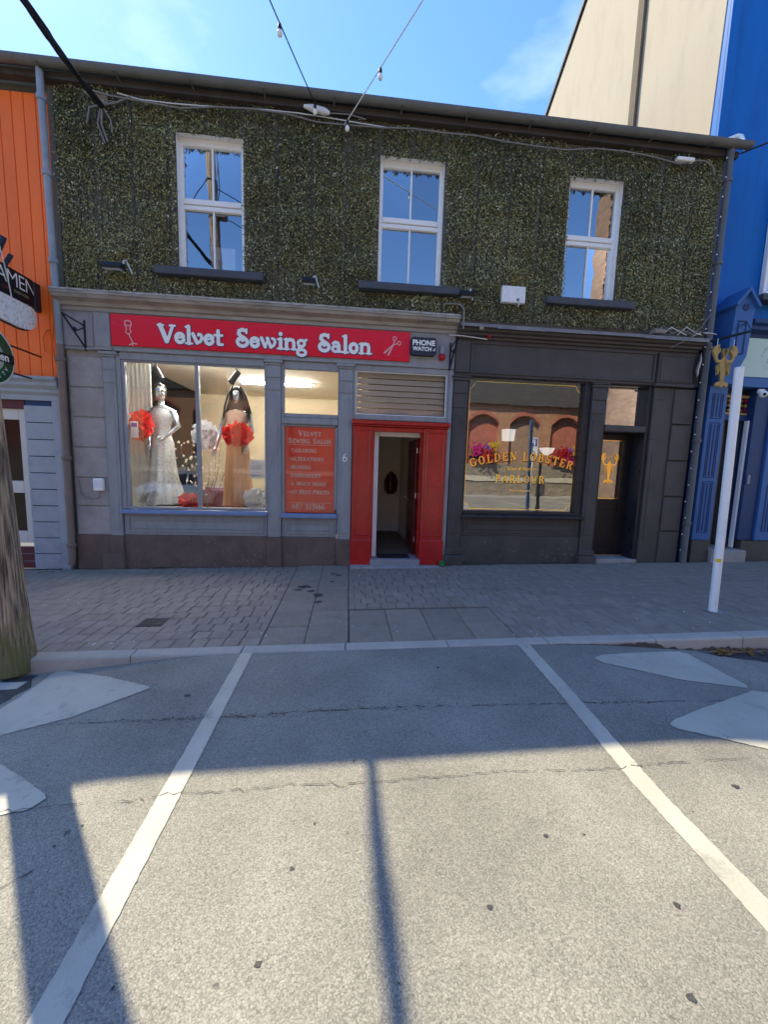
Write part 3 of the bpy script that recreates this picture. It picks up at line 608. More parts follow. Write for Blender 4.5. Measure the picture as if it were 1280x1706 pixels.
for i, (x, y, k, sc) in enumerate(cells):
    z = gz(x)+rnd.uniform(-.003, .002)
    if i < 300:
        o = link('paver', vm_[k][1], pav, (x, y, z)); o.scale.x = sc; o.rotation_euler = (R(rnd.uniform(-.5, .5)), R(rnd.uniform(-.5, .5))-.018, R(rnd.uniform(-.8, .8)))
    else:
        m = variants[k][1]; tx, ty = rnd.uniform(-.008, .008), rnd.uniform(-.008, .008)
        far.add([(x+a*sc, y+b, z+c+a*tx+b*ty+a*.018) for a, b, c in m.v], m.f)
far.build('paver_field', 'paver', pav, kind='stuff')
def slabmesh(hw, hd):
    m = MB().cbox(-hw, hw, -hd, hd, -.05, 0, .006)
    for i in range(9):
        if hw > .15: x = -hw+.03+i*(2*hw-.06)/8; m.box(x-.008, x+.008, -hd+.015, hd-.015, -.001, .0022)
    return m.mesh('slab', 'paver_slab')
sm = slabmesh(.197, .197); sm2 = slabmesh(.197, .1)
for cx in (-.575, -.175):
    y = -2.63
    while y < 0: o = link('slab', sm, pav, (cx, y, gz(cx)+rnd.uniform(-.002, .003))); o.rotation_euler = (0, -.018, 0); y += .4
for i in range(4):
    for y in (-2.63, -2.23): o = link('slab', sm, pav, (.235+i*.4, y, gz(.235+i*.4)+rnd.uniform(-.002, .003))); o.rotation_euler = (0, -.018, 0)
# spills on the slabs
mb = MB()
for (px_, py_, s_) in [(-.55,-1.15,.09),(-.45,-1.35,.06),(-.36,-1.5,.08),(-.2,-.55,.05),(-.12,-.62,.06),(-.2,-.95,.04),(-.33,-1.75,.05),(-.62,-1.28,.06)]:
    n = 11; mb.add([(px_+s_*rnd.uniform(.5, 1.3)*math.cos(6.283*k/n), py_+.8*s_*rnd.uniform(.4, 1.2)*math.sin(6.283*k/n), gz(px_)+.0075) for k in range(n)], [tuple(range(n))])
mb.build('spill_stain', 'tar', pav, kind='stuff')
# inspection cover
t = thing('inspection_cover', 'square dark iron inspection cover set in the block paving near the left kerb', 'drain cover', (-1.95, -2.24, gz(-1.95)))
cbox(-2.075, -1.835, -2.345, -2.135, gz(-1.95)-.03, gz(-1.95)+.006, c=.003).build('frame', 'iron_cover', t)
mb = MB().cbox(-2.06, -1.85, -2.33, -2.15, gz(-1.95)-.02, gz(-1.95)+.0085, .003)
for i in range(5):
    for j in range(4): mb.box(-2.045+i*.04, -2.02+i*.04, -2.318+j*.042, -2.296+j*.042, gz(-1.95)+.008, gz(-1.95)+.0115)
mb.build('lid', 'iron_cover', t)
# litter: cigarette ends, paper scraps on the paving; leaves in the gutter
mb = MB()
for i in range(90):
    x = rnd.uniform(-4, 5.5); y = rnd.choice([rnd.uniform(-2.8, -.1), rnd.uniform(-.25, -.06), rnd.uniform(-2.8, -2.3)]); a = rnd.uniform(0, 3.1); l = rnd.uniform(.006, .02); h = rnd.uniform(.003, .006)
    dx, dy = math.cos(a)*l, math.sin(a)*l; ex, ey = -math.sin(a)*h, math.cos(a)*h; z = gz(x)+.004
    mb.add([(x-dx-ex, y-dy-ey, z), (x+dx-ex, y+dy-ey, z+.002), (x+dx+ex, y+dy+ey, z+.004), (x-dx+ex, y-dy+ey, z+.001)], [(0, 1, 2, 3)])
mb.build('litter', 'litter_white', None, kind='stuff', label='scattered cigarette ends and white paper scraps on the paving', cat='litter')
mb = MB()
for i in range(46):
    c = rnd.choice([(3.62, -3.02, .12), (3.62, -3.02, .08), (4.0, -3.08, .2), (3.85, -2.99, .12)]); x = rnd.gauss(c[0], c[2]*.5); y = min(-2.98, rnd.gauss(c[1], .03)); a = rnd.uniform(0, 6.3); s_ = rnd.uniform(.015, .04); z = zr(x)+rnd.uniform(.008, .03)
    P = [(0, -1, 0), (.55, -.2, .25), (.35, .6, .1), (0, 1.1, .3), (-.4, .5, 0), (-.5, -.3, .3)]
    mb.add([(x+s_*(p*math.cos(a)-q*math.sin(a)), y+s_*(p*math.sin(a)+q*math.cos(a)), z+s_*r_) for p, q, r_ in P], [tuple(range(6))])
mb.build('fallen_leaves', 'litter_leaf', None, kind='stuff', label='brown fallen leaves gathered in the gutter below the right kerb', cat='leaves')
# weeds and moss at the foot of the walls
mb = MB()
for i in range(500):
    x = rnd.choice([rnd.gauss(-4.35, .25), rnd.uniform(-4, 6), rnd.gauss(-2.9, .1)]); y = rnd.uniform(-.1, -.05) if x > -4.1 else rnd.uniform(-.3, -.03)
    if x < -4.6 or (.3 < x < 1.2): continue
    s_ = rnd.uniform(.005, .02); z = gz(x); a = rnd.uniform(0, 6.3)
    mb.add([(x, y, z), (x+s_*math.cos(a), y+s_*math.sin(a), z+s_*rnd.uniform(.3, 1.2)), (x+s_*math.cos(a+.9), y+s_*math.sin(a+.9), z+s_*rnd.uniform(.1, .7))], [(0, 1, 2)])
mb.build('moss', 'moss', None, kind='stuff', label='moss and small weeds along the foot of the shopfronts', cat='moss')
# ================================================================== THE TERRACE BUILDING (upper wall, roof, gutter, windows)
X0, X1 = -4.15, 5.86
tb = thing('terrace_building', 'two-storey terrace building clad in dark green artificial hedge above two shopfronts', 'building', (.85, 0, gz(.85)))
WINS = [(-2.50, -1.58, 4.38, 6.17), (.378, 1.345, 4.38, 6.15), (3.315, 4.19, 4.36, 6.14)]
mb = MB()
zs0, zs1 = 3.86, 6.64
xs_ = [X0]+[v for a in WINS for v in a[:2]]+[X1]
for i in range(0, 8, 2): mb.box(xs_[i], xs_[i+1], .0, .28, zs0, zs1)
for a in WINS: mb.box(a[0], a[1], .0, .28, zs0, a[2]-.04); mb.box(a[0], a[1], .0, .28, a[3], zs1)
mb.build('wall', 'wall_render', tb)
mb = MB(); mb.box(X0, X0+.25, .28, 8, -.2, 6.66); mb.box(X1-.25, X1, .28, 8, -.2, 6.66); mb.box(X0, X1, 8, 8.3, -.2, 6.66); mb.build('back_wall', 'wall_render', tb)
mb = MB(); mb.prism([(-.15, 6.70), (4.1, 9.25), (8.4, 6.68), (8.4, 6.62), (4.1, 9.1), (-.15, 6.645)], 'x', X0-4.6, X1-.02); rf = mb.build('roof', 'slates', tb)
mb = MB(); mb.box(X0, X1, .28, 8, 6.60, 6.66); mb.box(X0+.25, X1-.25, .28, 8, 3.42, 3.55); mb.build('floor_slab', 'dark_ceiling', tb)
mb = MB().box(X0-4.6, X1+.12, -.10, .0, 6.575, 6.66); mb.build('fascia_board', 'fascia_wood', tb)
# gutter: half-round channel along the eave
prof = [(-.15+.0, 6.74)]; prof = [(-.19+.065*math.cos(t), 6.70+.065*math.sin(t)) for t in [math.pi+math.pi*k/10 for k in range(11)]]
inner = [(-.19+.058*math.cos(t), 6.70+.058*math.sin(t)) for t in [2*math.pi-math.pi*k/10 for k in range(11)]]
gt = MB().prism(prof+[(-.123, 6.706)]+inner+[(-.257, 6.706)], 'x', X0-4.6, X1+.22).build('gutter', 'gutter_metal', tb)
for x in [X0-.9+i*.95 for i in range(12)]:
    MB().box(x-.012, x+.012, -.262, -.10, 6.625, 6.632).build('bracket', 'gutter_metal', gt)
for gi, (a, b, c, d) in enumerate(WINS):
    mb = MB(); fy0, fy1 = .08, .15; t_f = .055
    mb.cbox(a, a+t_f, fy0, fy1, c, d); mb.cbox(b-t_f, b, fy0, fy1, c, d); mb.cbox(a+t_f, b-t_f, fy0, fy1, c, c+.05); mb.cbox(a+t_f, b-t_f, fy0, fy1, d-.095, d)
    wdw = mb.build('window', 'upvc', tb); mid = (c+d)/2+.01
    mb = MB(); mb.cbox(a+t_f, b-t_f, fy0-.012, fy1-.01, mid+.012, mid+.085); mb.cbox(a+t_f, b-t_f, fy0+.002, fy1-.01, mid-.055, mid+.006); mb.build('meeting_rail', 'upvc', wdw)
    xm = (a+b)/2
    MB().cbox(xm-.013, xm+.013, fy0+.012, fy1-.02, mid+.085, d-.095, .003).build('glazing_bar', 'upvc', wdw)
    MB().cbox(xm-.013, xm+.013, fy0+.02, fy1-.02, c+.05, mid-.055, .003).build('glazing_bar', 'upvc', wdw)
    for (p, q, r_, s_, yy) in [(a+t_f, xm-.013, mid+.085, d-.095, .115), (xm+.013, b-t_f, mid+.085, d-.095, .1155), (a+t_f, xm-.013, c+.05, mid-.055, .122), (xm+.013, b-t_f, c+.05, mid-.055, .1225)]:
        MB().add([(p, yy, r_), (q, yy, r_), (q, yy, s_), (p, yy, s_)], [(0, 1, 2, 3)]).build('pane', 'upper_glass', wdw)
    MB().cbox(a-.29, b+.29, -.14, .08, c-.14, c-.035, .008).build('sill', 'slate_sill', wdw)
    mb = MB(); mb.box(a, a+.008, .002, .079, c-.034, d-.001); mb.box(b-.008, b, .002, .079, c-.034, d-.001); mb.box(a+.008, b-.008, .002, .079, d-.008, d-.0005); mb.build('reveal', 'white_paint', wdw)
mb = MB(); mb.box(X0+.3, X1-.3, 3.6, 3.62, 3.56, 6.59); mb.box(X0+.3, X1-.3, .3, 3.6, 3.56, 3.57); mb.build('room_lining', 'room_dark', tb)
# framed canvas leaning inside the left window
t = thing('framed_canvas', 'white framed canvas leaning inside the left upper window', 'picture', (-1.93, .2, 4.43))
mb = MB(); 
for (p, q, r_, s_) in [(-2.12, -2.085, 4.44, 4.80), (-1.80, -1.765, 4.44, 4.80), (-2.085, -1.80, 4.765, 4.80), (-2.085, -1.80, 4.44, 4.475)]: mb.cbox(p, q, .19, .22, r_, s_, .004)
mb.build('frame', 'white_paint', t); box(-2.085, -1.80, .2, .21, 4.475, 4.765).build('canvas', 'paper_white', t)

# ------------------------------------------------------------------ artificial hedge: panels of small plastic leaves
hedge = thing('artificial_hedge', 'dark green artificial hedge panels covering the upper wall around three windows', 'hedge', (.85, -.05, 4.0))
rng = np.random.default_rng(11)
hx0, hx1, hz0, hz1 = -4.06, 5.80, 3.95, 6.60
def bump_noise(x, z, seed, sc):
    r = np.random.default_rng(seed); v = np.zeros_like(x)
    for k in range(10):
        a, b, p, w_ = r.normal(0, sc), r.normal(0, sc), r.uniform(0, 6.28), r.uniform(.5, 1); v += w_*np.sin(a*x+b*z+p)
    return v/4
ncol = 20; pw = (hx1-hx0)/ncol
for ci in range(ncol):
    for ri in range(3):
        a, b = hx0+ci*pw, hx0+(ci+1)*pw; c, d = hz0+ri*(hz1-hz0)/3, hz0+(ri+1)*(hz1-hz0)/3
        n = int(pw*(d-c)*8000); x = rng.uniform(a+.006, b-.006, n); z = rng.uniform(c, d, n)
        dens = .38+.62*np.clip(bump_noise(x, z, 5, 3.2)+.75, 0, 1); edge = np.minimum(x-a, b-x)
        keep = (rng.random(n) < dens) & ((edge > .022) | (rng.random(n) < .22))
        wav = .015*np.sin(x*37)+.012*np.sin(z*41+1)
        for (p, q, r_, s_) in WINS: keep &= ~((x > p-.012+wav*.6) & (x < q+.012+wav*.6) & (z > r_-.03) & (z < s_-.03+wav))
        for (p, q, r_, s_) in [(w_[0]-.29, w_[1]+.29, w_[2]-.15, w_[2]-.03) for w_ in WINS]+[(2.30, 2.71, 4.20, 4.45)]: keep &= ~((x > p) & (x < q) & (z > r_) & (z < s_))
        keep &= ~((z > 6.565+.02*np.sin(x*9)))
        x, z = x[keep], z[keep]; n = len(x)
        if n == 0: continue
        thick = .022+.055*np.clip(bump_noise(x, z, 9, 5)+.45, 0, 1.3); y = -thick*rng.random(n)**.6
        L_ = rng.uniform(.021, .050, n); W_ = L_*rng.uniform(.28, .44, n)
        D = np.stack([rng.normal(0, .5, n), -rng.uniform(.15, 1.0, n), rng.normal(-.75, .5, n)], 1); D /= np.linalg.norm(D, axis=1)[:, None]
        U = np.stack([rng.normal(0, .55, n), -rng.uniform(.1, 1.0, n), rng.uniform(-.2, 1.2, n)], 1); S_ = np.cross(D, U); S_ /= np.linalg.norm(S_, axis=1)[:, None]+1e-9
        N_ = np.cross(S_, D); B = np.stack([x, y, z], 1)
        V = np.stack([B, B+D*(L_*.45)[:, None]+S_*(W_/2)[:, None]+N_*(W_*.18)[:, None], B+D*L_[:, None]-N_*(L_*.12)[:, None], B+D*(L_*.45)[:, None]-S_*(W_/2)[:, None]+N_*(W_*.18)[:, None]], 1).reshape(-1, 3)
        me = bpy.data.meshes.new('leaf_panel'); me.vertices.add(4*n); me.vertices.foreach_set('co', V.astype(np.float32).ravel())
        me.loops.add(4*n); me.loops.foreach_set('vertex_index', np.arange(4*n, dtype=np.int32)); me.polygons.add(n)
        me.polygons.foreach_set('loop_start', np.arange(0, 4*n, 4, dtype=np.int32)); me.polygons.foreach_set('loop_total', np.full(n, 4, dtype=np.int32))
        me.update(calc_edges=True); me.validate()
        tone = np.clip(rng.normal(.34, .27, n)+.34*bump_noise(x, z, 21, 1.9)+.1*bump_noise(x, z, 22, 8), 0, 1)[:, None]
        c0 = np.array([.10, .105, .036]); c1 = np.array([.54, .49, .20]); c2 = np.array([.8, .77, .5])
        colr = c0+(c1-c0)*tone; pale = (rng.random(n) < .13)[:, None]; colr = np.where(pale, c1+(c2-c1)*rng.random((n, 1)), colr)
        brown = (rng.random(n) < .05+.10*np.clip((z-6.35)/.25, 0, 1)*1.5)[:, None]; colr = np.where(brown, np.array([.10, .06, .035]), colr)
        ca = me.color_attributes.new('tint', 'FLOAT_COLOR', 'CORNER'); ca.data.foreach_set('color', np.repeat(np.concatenate([colr, np.ones((n, 1))], 1), 4, 0).astype(np.float32).ravel())
        me.materials.append(MATS['leaf']); o = link('leaf_panel', me, hedge); o['kind'] = 'stuff'
# dark plastic grid the leaves are clipped to
mb = MB(); g = .09
for i in range(int((hx1-hx0)/g)+1):
    x = hx0+i*g; segs = [(hz0, hz1-.06)]
    for (p, q, r_, s_) in WINS:
        if p < x < q: segs = [(hz0, r_-.15), (s_, hz1-.06)]
    for s0, s1 in segs: mb.box(x-.003, x+.003, -.022, -.016, s0, s1)
mb.build('backing_grid', 'black_metal', hedge)

# ------------------------------------------------------------------ things fixed to the hedge wall
def floodlight(x, z, label, sw, tilt=.2):
    t = thing('floodlight', label, 'floodlight', (x, -.05, z), 'small black floodlights along the foot of the hedge')
    mb = MB(); w2 = sw/2; rings = []
    for xx in (x-w2, x+w2): rings.append([(xx, -.10, z-.01), (xx, -.13, z+.045), (xx, -.21, z+.035), (xx, -.235, z-.02), (xx, -.22, z-.05), (xx, -.12, z-.035)])
    mb.loft(rings, False); h = mb.build('housing', 'black_metal', t)
    MB().add([(x-w2+.01, -.2255, z-.051), (x+w2-.01, -.2255, z-.051), (x+w2-.01, -.125, z-.038), (x-w2+.01, -.125, z-.038)], [(0, 1, 2, 3)]).build('lens', 'upvc', h)
    MB().tube([(x, -.02, z-.005), (x, -.1, z)], .012, 6).build('bracket', 'black_metal', t)
    MB().tube([(x+w2*.8, -.12, z+.03), (x+w2*.82, -.11, z+.1), (x+w2, -.085, z+.125), (x+w2*1.15, -.075, z+.06), (x+w2*1.5, -.07, z-.04)], .011, 6).build('lead', 'cable_white', t)
floodlight(-3.32, 4.27, 'black floodlight with looped white lead left of the left upper window', .27)
floodlight(-.63, 4.26, 'small black floodlight between the left and middle upper windows', .18)
floodlight(1.72, 4.24, 'small black floodlight at the right end of the middle window sill', .18)
t = thing('junction_box', 'square off-white utility box set into the hedge above the black shopfront', 'utility box', (2.5, -.05, 4.2))
cbox(2.31, 2.69, -.085, -.01, 4.205, 4.45, c=.008).build('cover', 'white_paint', t); MB().lathe([(.001, -.1), (.022, -.095), (.024, -.086)], (2.57, 0, 4.25), 'y', 12).build('knob', 'cable_grey', t)
MB().tube([(2.585, -.09, 4.24), (2.59, -.1, 4.2), (2.57, -.1, 4.14)], .006, 6).build('lead', 'cable_white', t)

# downpipes
def downpipe(name_lab, pts, r, mt, clips, mt2=None, zsplit=None, hop=None):
    t = thing('downpipe', name_lab, 'downpipe', (pts[-1][0], pts[-1][1], pts[-1][2]), 'rainwater downpipes at the two ends of the terrace')
    MB().tube(pts, r, 12).build('pipe', mt, t)
    for z in clips: 
        k = next(j for j in range(len(pts)-1) if pts[j+1][2] <= z <= pts[j][2]); f = (z-pts[k][2])/(pts[k+1][2]-pts[k][2]); x = pts[k][0]+(pts[k+1][0]-pts[k][0])*f; y = pts[k][1]+(pts[k+1][1]-pts[k][1])*f
        MB().lathe([(r+.012, -.03), (r+.016, -.02), (r+.016, .02), (r+.012, .03)], (x, y, z), 'z', 12).build('collar', mt, t)
    return t
t = downpipe('grey painted downpipe between the orange building and the hedge wall', [(-4.13, -.14, 6.66), (-4.13, -.14, 6.45), (-4.12, -.10, 3.2)], .042, 'pipe_grey', [6.3, 5.4, 4.3])
t = downpipe('brown painted downpipe beside the rough grey wall of the salon', [(-4.12, -.10, 3.2), (-4.12, -.10, 3.1), (-4.135, -.10, .12), (-4.135, -.13, .0)], .047, 'pipe_brown', [3.0, 1.6, .3])
t = downpipe('dark grey downpipe between the black shopfront and the blue building', [(5.80, -.14, 6.66), (5.80, -.14, 6.5), (5.84, -.12, .15), (5.84, -.14, .08)], .05, 'pipe_dark', [6.2, 5.0, 3.7, 2.2, .8])
t = thing('fairy_lights', 'string of tiny white fairy lights running down the dark downpipe', 'fairy lights', (5.78, -.18, .3))
P = [(5.735+.012*math.sin(k*1.3)+.04*(1-k/44)*0, -.17+.01*math.cos(k), 6.5-k*.14) for k in range(45)]
MB().tube(P, .0035, 5).build('wire', 'cable_black', t)
mb = MB(); 
for p in P[::2]: mb.ball((p[0]-.012, p[1]-.006, p[2]), .011, 6, 4)
mb.build('bulbs', 'bulb', t)
# cables along the eave
t = thing('eave_cable', 'drooping grey cables running along under the gutter', 'cable', (.5, -.12, 6.45))
MB().tube([(-3.5, -.12, 6.47)]+[(-3.3+i*.46, -.115, 6.44-.035*math.sin(i*1.1)-(.03 if i % 4 == 2 else 0)) for i in range(19)]+[(5.35, -.11, 6.47)], .010, 6).build('cable', 'cable_grey', t)
MB().tube([(-3.2, -.10, 6.49)]+[(-2.9+i*.42, -.105, 6.465-.03*math.sin(i*.8+1)) for i in range(9)], .007, 6).build('cable', 'cable_white', t)
t = thing('eave_lamp', 'slim white lamp with lead under the gutter at the right end', 'lamp', (5.05, -.12, 6.42))
cbox(4.93, 5.22, -.15, -.08, 6.42, 6.475, c=.012).build('case', 'upvc', t); MB().tube([(5.22, -.115, 6.45), (5.4, -.11, 6.47), (5.56, -.1, 6.42), (5.62, -.09, 6.3)], .012, 6).build('lead', 'cable_grey', t)

# thick telephone cable bundle from the pole to the wall
WALLP = Vector((-3.40, -.12, 6.30)); POLEP = Vector((-3.03, -2.9, 5.85))
t = thing('cable_bundle', 'thick black bundle of overhead cables reaching the wall at the upper left', 'cable', WALLP)
pts = [POLEP.lerp(WALLP, k/14)-Vector((0, 0, .10*math.sin(math.pi*k/14))) for k in range(15)]
MB().tube(pts, [.026]*15, 9).build('main_cable', 'cable_black', t)
for q, (dx, dz, rr) in enumerate([(.024, .02, .016), (-.024, .014, .014), (.0, -.03, .016), (.026, -.012, .012)]):
    pp = [p+Vector((dx*math.cos(k*.9+q)+.0, dx*math.sin(k*.9), dz+.012*math.sin(k*1.7+q))) for k, p in enumerate(pts)]
    MB().tube(pp, rr, 6).build('strand', 'cable_black', t)
for k, (a, b, c) in enumerate([((-3.42, -.1, 6.28), (-3.47, -.09, 6.1), (-3.40, -.07, 5.88)), ((-3.38, -.1, 6.28), (-3.30, -.09, 6.16), (-3.30, -.07, 6.02)), ((-3.40, -.11, 6.27), (-3.41, -.11, 6.08), (-3.36, -.07, 5.9)), ((-3.43, -.12, 6.3), (-3.56, -.1, 6.28), (-3.62, -.07, 6.1)), ((-3.38, -.12, 6.31), (-3.2, -.1, 6.38), (-3.02, -.1, 6.47))]):
    MB().tube([a, b, c], .013, 6).build('tail', 'cable_grey', t)
mb = MB().prism([(-3.66, 6.50), (-3.36, 6.50), (-3.33, 6.36), (-3.44, 6.33)], 'y', -.075, -.055); mb.build('plate', 'weathered_ply', t)

# festoon strings over the street
def festoon(a, b, sag, label, bulbs, mt, r=.008):
    t = thing('festoon_string', label, 'festoon lights', a, 'festoon light strings over the street'); a = Vector(a); b = Vector(b)
    at = lambda s_: a.lerp(b, s_)-Vector((0, 0, sag*4*s_*(1-s_)))
    MB().tube([at(k/24) for k in range(25)], r, 6).build('wire', mt, t)
    for s_ in bulbs:
        p = at(s_); MB().lathe([(.012, .0), (.02, -.015), (.023, -.055), (.021, -.068)], p, 'z', 10).build('socket', 'cable_black', t)
        MB().lathe([(.015, -.063), (.027, -.083), (.032, -.105), (.023, -.13), (.004, -.141)], p, 'z', 12).build('bulb', 'bulb', t)
festoon((-.544, -.12, 6.58), (-5.05, -13.2, 9.0), .6, 'festoon light string fixed under the gutter, leaving to the upper left', [.004, .075, .18, .3, .45, .6], 'cable_black')
festoon((-.15, -.12, 6.40), (9.5, -13.0, 11.6), .15, 'festoon light string fixed to the hedge, leaving to the upper right', [.004, .047, .13, .3, .45, .6], 'cable_white')
t = thing('cable_joint', 'grey cable joint box under the gutter at the left festoon string', 'junction box', (-.53, -.13, 6.56)); 
MB().tube([(-.72, -.14, 6.56), (-.60, -.14, 6.545), (-.43, -.14, 6.52), (-.36, -.14, 6.51)], [.02, .045, .045, .02], 8).build('case', 'cable_white', t)
MB().tube([(-.36, -.14, 6.51), (-.1, -.13, 6.53), (.15, -.12, 6.5)], .008, 6).build('tail', 'cable_grey', t)
# ================================================================== GREY SHOPFRONT (sewing salon)
def panel_frame(mb, x0, x1, z0, z1, y, w_=.03, d=.018):
    for (a, b, c, e) in [(x0, x1, z1-w_, z1), (x0, x1, z0, z0+w_), (x0, x0+w_, z0+w_, z1-w_), (x1-w_, x1, z0+w_, z1-w_)]: mb.cbox(a, b, y-d, y, c, e, .006)
def cornice(prof, x0, x1, name, mt, parent): return MB().prism(prof, 'x', x0, x1).build(name, mt, parent)
s1 = thing('shopfront', 'grey painted shopfront of the sewing salon with red door surround', 'shopfront', (-1.2, -.05, gz(-1.2)))
# rough painted masonry at the left end, block by block
z = .45; i = 0
for h in (.44, .43, .45, .44, .43, .44):
    MB().cbox(-4.08, -3.605, -.022-rnd.uniform(0, .006), .06, z+.004, z+h-.004, .012).build('masonry_block', 'grey_rough', s1); z += h
box(-4.1, -3.6, .0, .08, gz(-4), 3.18).build('masonry_core', 'grey_rough', s1)
cbox(-4.10, -3.60, -.045, .02, gz(-4)-.05, .445, c=.01).build('plinth', 'brown_plinth', s1)
def pilaster(x0, x1, parent, mt, mtp, zb, zt, y=-.05, ped=.03):
    p = MB().cbox(x0, x1, y, .06, zb, zt, .006).build('pilaster', mt, parent)
    m = MB(); m.cbox(x0+.035, x1-.035, y-.008, y+.01, zb+.10, zt-.45, .006); m.cbox(x0-.004, x1+.004, y-.012, y+.01, zt-.36, zt-.335, .004); m.cbox(x0-.004, x1+.004, y-.012, y+.01, zt-.18, zt-.165, .004); m.build('panel', mt, p)
    m = MB(); m.cbox(x0-.012, x1+.012, y-.015, .06, zt+.002, zt+.03, .005); m.cbox(x0-.035, x1+.035, y-.035, .06, zt+.032, zt+.075, .008); m.build('capital', mt, p)
    m = MB(); m.cbox(x0-.012, x1+.012, y-.018, .06, gz(x0)-.06, zb-.002, .01); m.build('pedestal', mtp, p)
    return p
pilaster(-3.60, -3.425, s1, 'grey_paint', 'brown_plinth', .445, 3.075)
cbox(-3.72, -3.40, -.10, -.02, gz(-3.6)-.05, .18, c=.012).build('footing', 'brown_plinth', s1)
pilaster(-1.262, -1.055, s1, 'grey_paint', 'brown_plinth', .455, 3.085)
pilaster(-.172, .038, s1, 'grey_paint', 'brown_plinth', .43, 3.085)
cbox(1.56, 1.622, -.045, .06, gz(1.6), 3.16).build('end_strip', 'grey_paint', s1)
# fascia, consoles, cornice
cbox(-4.12, 1.625, -.05, .1, 3.165, 3.70, c=.004).build('fascia', 'grey_paint', s1)
m = MB(); m.cbox(-3.43, .95, -.062, -.045, 3.165, 3.215, .006); m.cbox(-4.1, 1.62, -.075, -.045, 3.685, 3.715, .006); m.build('fascia_bead', 'grey_paint', s1)
m = MB(); m.cbox(-3.67, -3.455, -.085, -.03, 3.20, 3.68, .01); m.cbox(-3.68, -3.445, -.095, -.03, 3.16, 3.2, .008); m.build('console', 'grey_paint', s1)
m = MB(); m.cbox(-4.10, -3.69, -.062, -.03, 3.20, 3.66, .01); m.cbox(-4.11, -3.6, -.075, -.03, 3.155, 3.185, .006); m.build('end_panel', 'grey_paint', s1)
cp = [(.05, 3.70), (-.075, 3.70), (-.08, 3.735), (-.115, 3.745), (-.13, 3.785), (-.165, 3.80), (-.215, 3.815), (-.235, 3.85), (-.25, 3.855), (-.25, 3.905), (.05, 3.93)]
co = cornice(cp, -4.12, 1.63, 'cornice', 'grey_cornice', s1)
m = MB(); x = -4.12
while x < 1.6:
    l = rnd.uniform(.1, .4); x2 = min(1.63, x+l); d0 = rnd.uniform(-.262, -.252); m.prism([(d0, 3.888+rnd.uniform(0, .008)), (d0, 3.913), (.0, 3.945), (.0, 3.935)], 'x', x, x2-.004); x = x2
m.build('flashing', 'flaked', co)
# display window
dw = MB()
for a in [(-3.425, -3.365, -.03, .06, .86, 3.10), (-1.30, -1.262, -.03, .06, .86, 3.10), (-3.365, -1.30, -.03, .06, 3.06, 3.165), (-3.365, -1.30, -.025, .06, .86, .895)]: dw.cbox(*a)
for a in [(-3.365, -3.315, -.012, .05, .895, 3.06), (-3.315, -1.30, -.012, .05, 3.035, 3.06)]: dw.cbox(*a)
dw = dw.build('display_window', 'grey_paint', s1)
cbox(-2.322, -2.268, -.02, .05, .895, 3.035).build('mullion', 'grey_paint', dw)
for a, b, yy in ((-3.315, -2.322, .02), (-2.268, -1.30, .021)): MB().add([(a, yy, .895), (b, yy, .895), (b, yy, 3.035), (a, yy, 3.035)], [(0, 1, 2, 3)]).build('pane', 'shop_glass', dw)
cbox(-3.425, -1.262, -.105, -.03, .79, .857, c=.012).build('sill', 'blue_sill', dw)
def riser(x0, x1, z0, zm, z1, mt, mtp, parent, yb=-.02):
    r_ = cbox(x0, x1, yb, .06, z0, z1, c=.004).build('stall_riser', mt, parent)
    m = MB(); panel_frame(m, x0+.05, x1-.05, z0+.045, z1-.04, yb, .028); panel_frame(m, x0+.12, x1-.12, z0+.095, z1-.09, yb, .02, .012); m.build('moulding', mt, r_)
    cbox(x0-.002, x1+.002, yb-.018, .05, gz((x0+x1)/2)-.06, z0-.002, c=.008).build('plinth', mtp, r_)
    m = MB()
    for k in range(int((x1-x0)*26)):
        x = rnd.uniform(x0+.02, x1-.02); z = gz(x)+abs(rnd.gauss(0, .14)) if rnd.random() < .7 else rnd.uniform(gz(x), z0); s_ = rnd.uniform(.002, .008)
        if z < z0-.02: m.add([(x+s_*rnd.uniform(.5, 1.4)*math.cos(6.283*q/6), yb-.0186, z+s_*rnd.uniform(.5, 1.4)*math.sin(6.283*q/6)) for q in range(6)], [tuple(range(6))])
    m.build('paint_chips', 'flaked', r_, kind='stuff')
    return r_
riser(-3.412, -1.274, .46, 0, .79, 'grey_paint', 'brown_plinth', s1)
riser(-1.043, -.184, .46, 0, .765, 'grey_paint', 'brown_plinth', s1)
# narrow window: upper light and poster window
m = MB()
for a in [(-1.055, -1.005, -.025, .05, .835, 3.12), (-.185, -.172, -.025, .05, .835, 3.12), (-1.005, -.185, -.025, .05, 3.05, 3.165), (-1.005, -.185, -.025, .05, 2.33, 2.39)]: m.cbox(*a)
m.cbox(-.225, -.185, -.02, .05, .9, 2.2); m.cbox(-1.005, -.225, -.02, .05, 2.195, 2.225)
nw = m.build('narrow_window', 'grey_paint', s1)
cbox(-1.05, -.18, -.055, -.02, 2.225, 2.325, c=.012).build('transom', 'grey_paint', nw)
MB().add([(-1.005, .02, 2.39), (-.185, .02, 2.39), (-.185, .02, 3.05), (-1.005, .02, 3.05)], [(0, 1, 2, 3)]).build('pane', 'shop_glass', nw)
cbox(-1.052, -.175, -.10, -.025, .765, .84, c=.012).build('sill', 'blue_sill', nw)
